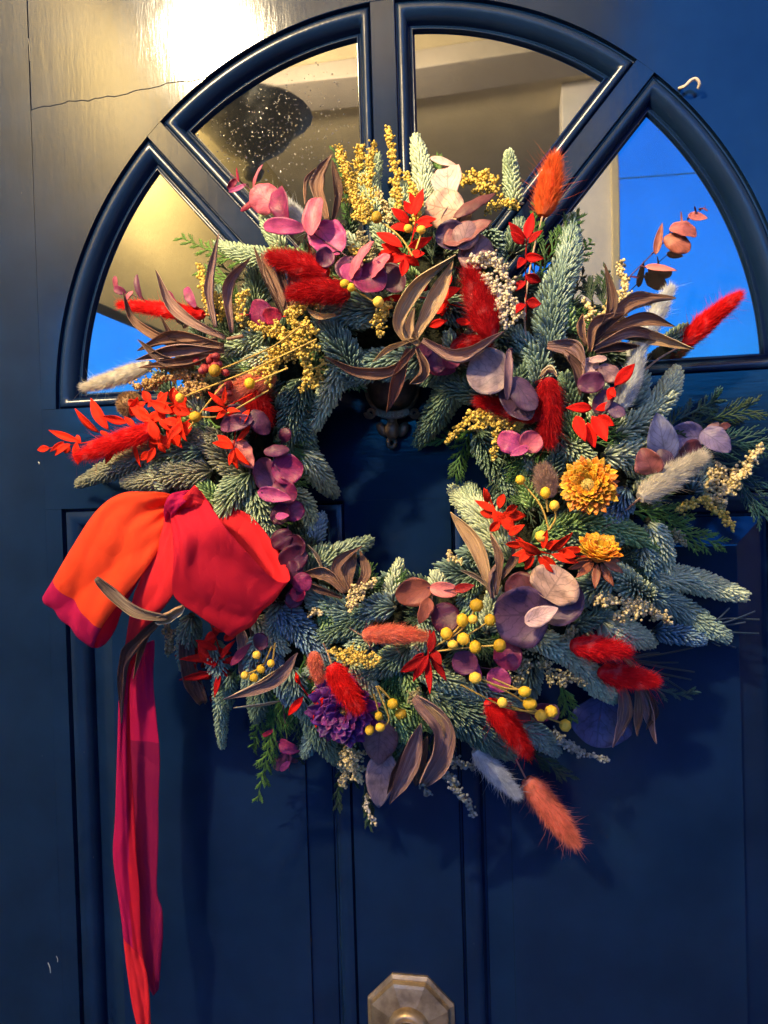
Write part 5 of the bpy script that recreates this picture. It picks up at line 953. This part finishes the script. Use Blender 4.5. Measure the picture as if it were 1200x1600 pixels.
# ---------------------------------------------------------------- ribbon bow
def satin(name, col, col2):
    m, nt, b = nodes(name); g = N_(nt, 'ShaderNodeNewGeometry')
    c = mixc(nt, g.outputs['Backfacing'], col, col2); nt.links.new(c, b.inputs['Base Color']); b.inputs['Roughness'].default_value = .75; b.inputs['Specular IOR Level'].default_value = .25
    b.inputs['Sheen Weight'].default_value = .25; b.inputs['Sheen Roughness'].default_value = .4; b.inputs['Sheen Tint'].default_value = (*col, 1)
    w = noise(nt, 1800, 2); lo_ = noise(nt, 22, 2, stretch=(1.4, 1, .6)); cz = noise(nt, 34, 2, stretch=(1, 1, .5)); rdg = math_(nt, 'ABSOLUTE', math_(nt, 'SUBTRACT', cz, .5)); bump(nt, b, math_(nt, 'ADD', math_(nt, 'ADD', math_(nt, 'MULTIPLY', w, .16), lo_), math_(nt, 'MULTIPLY', rdg, 2.2)), .5, .006)
    tr = N_(nt, 'ShaderNodeBsdfTranslucent'); nt.links.new(c, tr.inputs[0]); mx = N_(nt, 'ShaderNodeMixShader'); mx.inputs[0].default_value = .18
    nt.links.new(b.outputs[0], mx.inputs[1]); nt.links.new(tr.outputs[0], mx.inputs[2]); nt.links.new(mx.outputs[0], nt.nodes['Material Output'].inputs[0]); return m
S_OR = satin('ribbon_orange', (.90, .065, .014), (.90, .065, .014)); S_RD = satin('ribbon_red', (.64, .008, .03), (.64, .008, .03)); S_MG = satin('ribbon_magenta', (.52, .004, .075), (.52, .004, .075)); S_SC = satin('ribbon_scarlet', (.80, .02, .03), (.80, .02, .03)); S_PL = satin('ribbon_plum', (.26, .003, .055), (.26, .003, .055))
bow = thing('ribbon_bow', 'large red, orange and magenta ribbon bow with long tails, left on the wreath', 'ribbon bow', tuple(at(275, 790, 9)))
def sheet(name, A, B, mats, split=(), parent=bow, nu=60, nv=18, fold=0., fr=3., ph=0., edge=0.):
    a = spline([at(*p) for p in A], nu); b = spline([at(*p) for p in B], nu)
    v = []; t = np.linspace(0, 1, nv); f = []
    for i in range(nu):
        u = i/(nu-1); d = b[i]-a[i]; n = norm(np.cross(d, np.gradient(a, axis=0)[i]+np.gradient(b, axis=0)[i]));
        if n[1] > 0: n = -n
        for s in t: v.append(a[i]+d*s+n*fold*((math.sin(s*math.pi*fr+ph+u*2.2)+.4*math.sin(s*9+u*7+ph))*(.35+.65*abs(1-u*.9))+1.3*abs(math.sin(s*math.pi*4+ph+.6*math.sin(u*9)))*math.exp(-(u/.18)**2)+.85*abs(math.sin((s*1.6+u*2.3)*math.pi+ph))+.45*abs(math.sin((s*2.7-u*3.1)*math.pi+ph*2)))*math.sin(math.pi*s)**.5+ (d*edge*math.sin(u*40+ph)*(s-.5)))
    mi = []
    for i in range(nu-1):
        for j in range(nv-1): f.append((i*nv+j, i*nv+j+1, (i+1)*nv+j+1, (i+1)*nv+j)); mi.append(sum(1 for s in split if i/(nu-1) >= s) if not callable(split) else split(i/(nu-1), j/(nv-1)))
    mb = MB(); mb.add(v, f); mb.mi = mi; o = mb.build(name, mats, parent)
    md = o.modifiers.new('thick', 'SOLIDIFY'); md.thickness = .0004; md.offset = 0
    sd = o.modifiers.new('smooth', 'SUBSURF'); sd.levels = 1; sd.render_levels = 1
    return o
sheet('left_loop', [(270, 778, 11), (228, 769, 12.4), (188, 771, 13), (150, 798, 13.2), (112, 855, 13), (84, 903, 12.6), (67, 931, 11.8), (72, 926, 10.8), (100, 890, 9.6), (160, 830, 9.2), (240, 795, 9)],
      [(266, 800, 11), (262, 835, 12.4), (242, 870, 13.2), (215, 908, 13.4), (186, 944, 13.2), (160, 980, 12.8), (148, 1010, 11.8), (163, 1008, 10.8), (180, 985, 9.8), (196, 945, 9.2), (245, 860, 9)], [S_OR, S_MG, S_MG], split=(.505,), nu=90, fold=.0042, fr=2.0, ph=.6)
sheet('right_loop', [(286, 772, 11), (310, 764, 12.8), (336, 800, 14.2), (354, 826, 14.6), (395, 872, 13.6), (430, 906, 12.4), (453, 906, 11.8), (446, 880, 10), (420, 838, 9.4), (386, 802, 9.2), (330, 782, 9)],
      [(270, 800, 11), (272, 830, 13.2), (271, 872, 14.6), (271, 930, 13.6), (310, 962, 13.0), (345, 985, 12.4), (366, 994, 11.8), (400, 962, 10.4), (400, 930, 9.4), (360, 880, 9), (300, 800, 9)], [S_RD, S_SC], split=(.56,), nu=90, fold=.0032, fr=2.2, ph=2.4)
sheet('crossing_tail', [(266, 792, 12.2), (244, 850, 12.6), (228, 885, 12.6), (209, 930, 12.2), (200, 978, 11.2), (191, 1041, 9), (188, 1090, 7)],
      [(290, 788, 13.2), (278, 850, 14), (274, 890, 14.2), (271, 928, 13.6), (243, 966, 12), (212, 1010, 9), (198, 1060, 7)], [S_SC], nu=60, fold=.0012, fr=2.5)
sheet('front_tail', [(198, 1010, 8.4), (189, 1044, 8), (184, 1127, 7), (181, 1250, 6.6), (177, 1337, 6.4), (191, 1451, 6.4), (202, 1547, 6.6), (214, 1605, 6.6), (222, 1660, 6.6)],
      [(222, 1010, 7.4), (204, 1060, 6.6), (204, 1154, 6), (211, 1294, 5.7), (217, 1381, 5.7), (223, 1490, 5.8), (232, 1534, 6), (236, 1605, 6.2), (244, 1660, 6.2)], [S_MG, S_RD, S_SC], split=lambda u, v: (1 if v > .45+.2*math.sin(u*5) else 0) if u < .64 else 2, nu=110, fold=.0016, fr=1.6, edge=.03)
sheet('back_tail', [(196, 1010, 6.6), (192, 1060, 5.6), (196, 1154, 5), (204, 1294, 4.6), (210, 1381, 4.6), (220, 1470, 4.8), (228, 1530, 4.8), (240, 1556, 4.8)],
      [(241, 1000, 6.6), (241, 1088, 5.8), (249, 1162, 5), (248, 1272, 4.6), (246, 1390, 4.6), (255, 1430, 4.8), (252, 1500, 4.8), (248, 1546, 4.8)], [S_MG, S_PL], split=(.28,), nu=110, fold=.0018, fr=1.4, ph=1, edge=.03)
sheet('knot_band', [(262, 806, 12.6), (258, 790, 13.6), (264, 775, 14), (280, 768, 13.8), (300, 766, 12.6)], [(274, 812, 12.6), (276, 800, 14), (284, 790, 14.4), (296, 782, 14), (306, 780, 12.6)], [S_MG], nu=30, nv=10, fold=.002, fr=2)
sheet('top_fold', [(272, 790, 13.4), (290, 772, 14.4), (304, 757, 14.2)], [(290, 800, 13.2), (308, 788, 14), (336, 796, 13)], [S_SC], nu=20, nv=10, fold=.0014, fr=2)
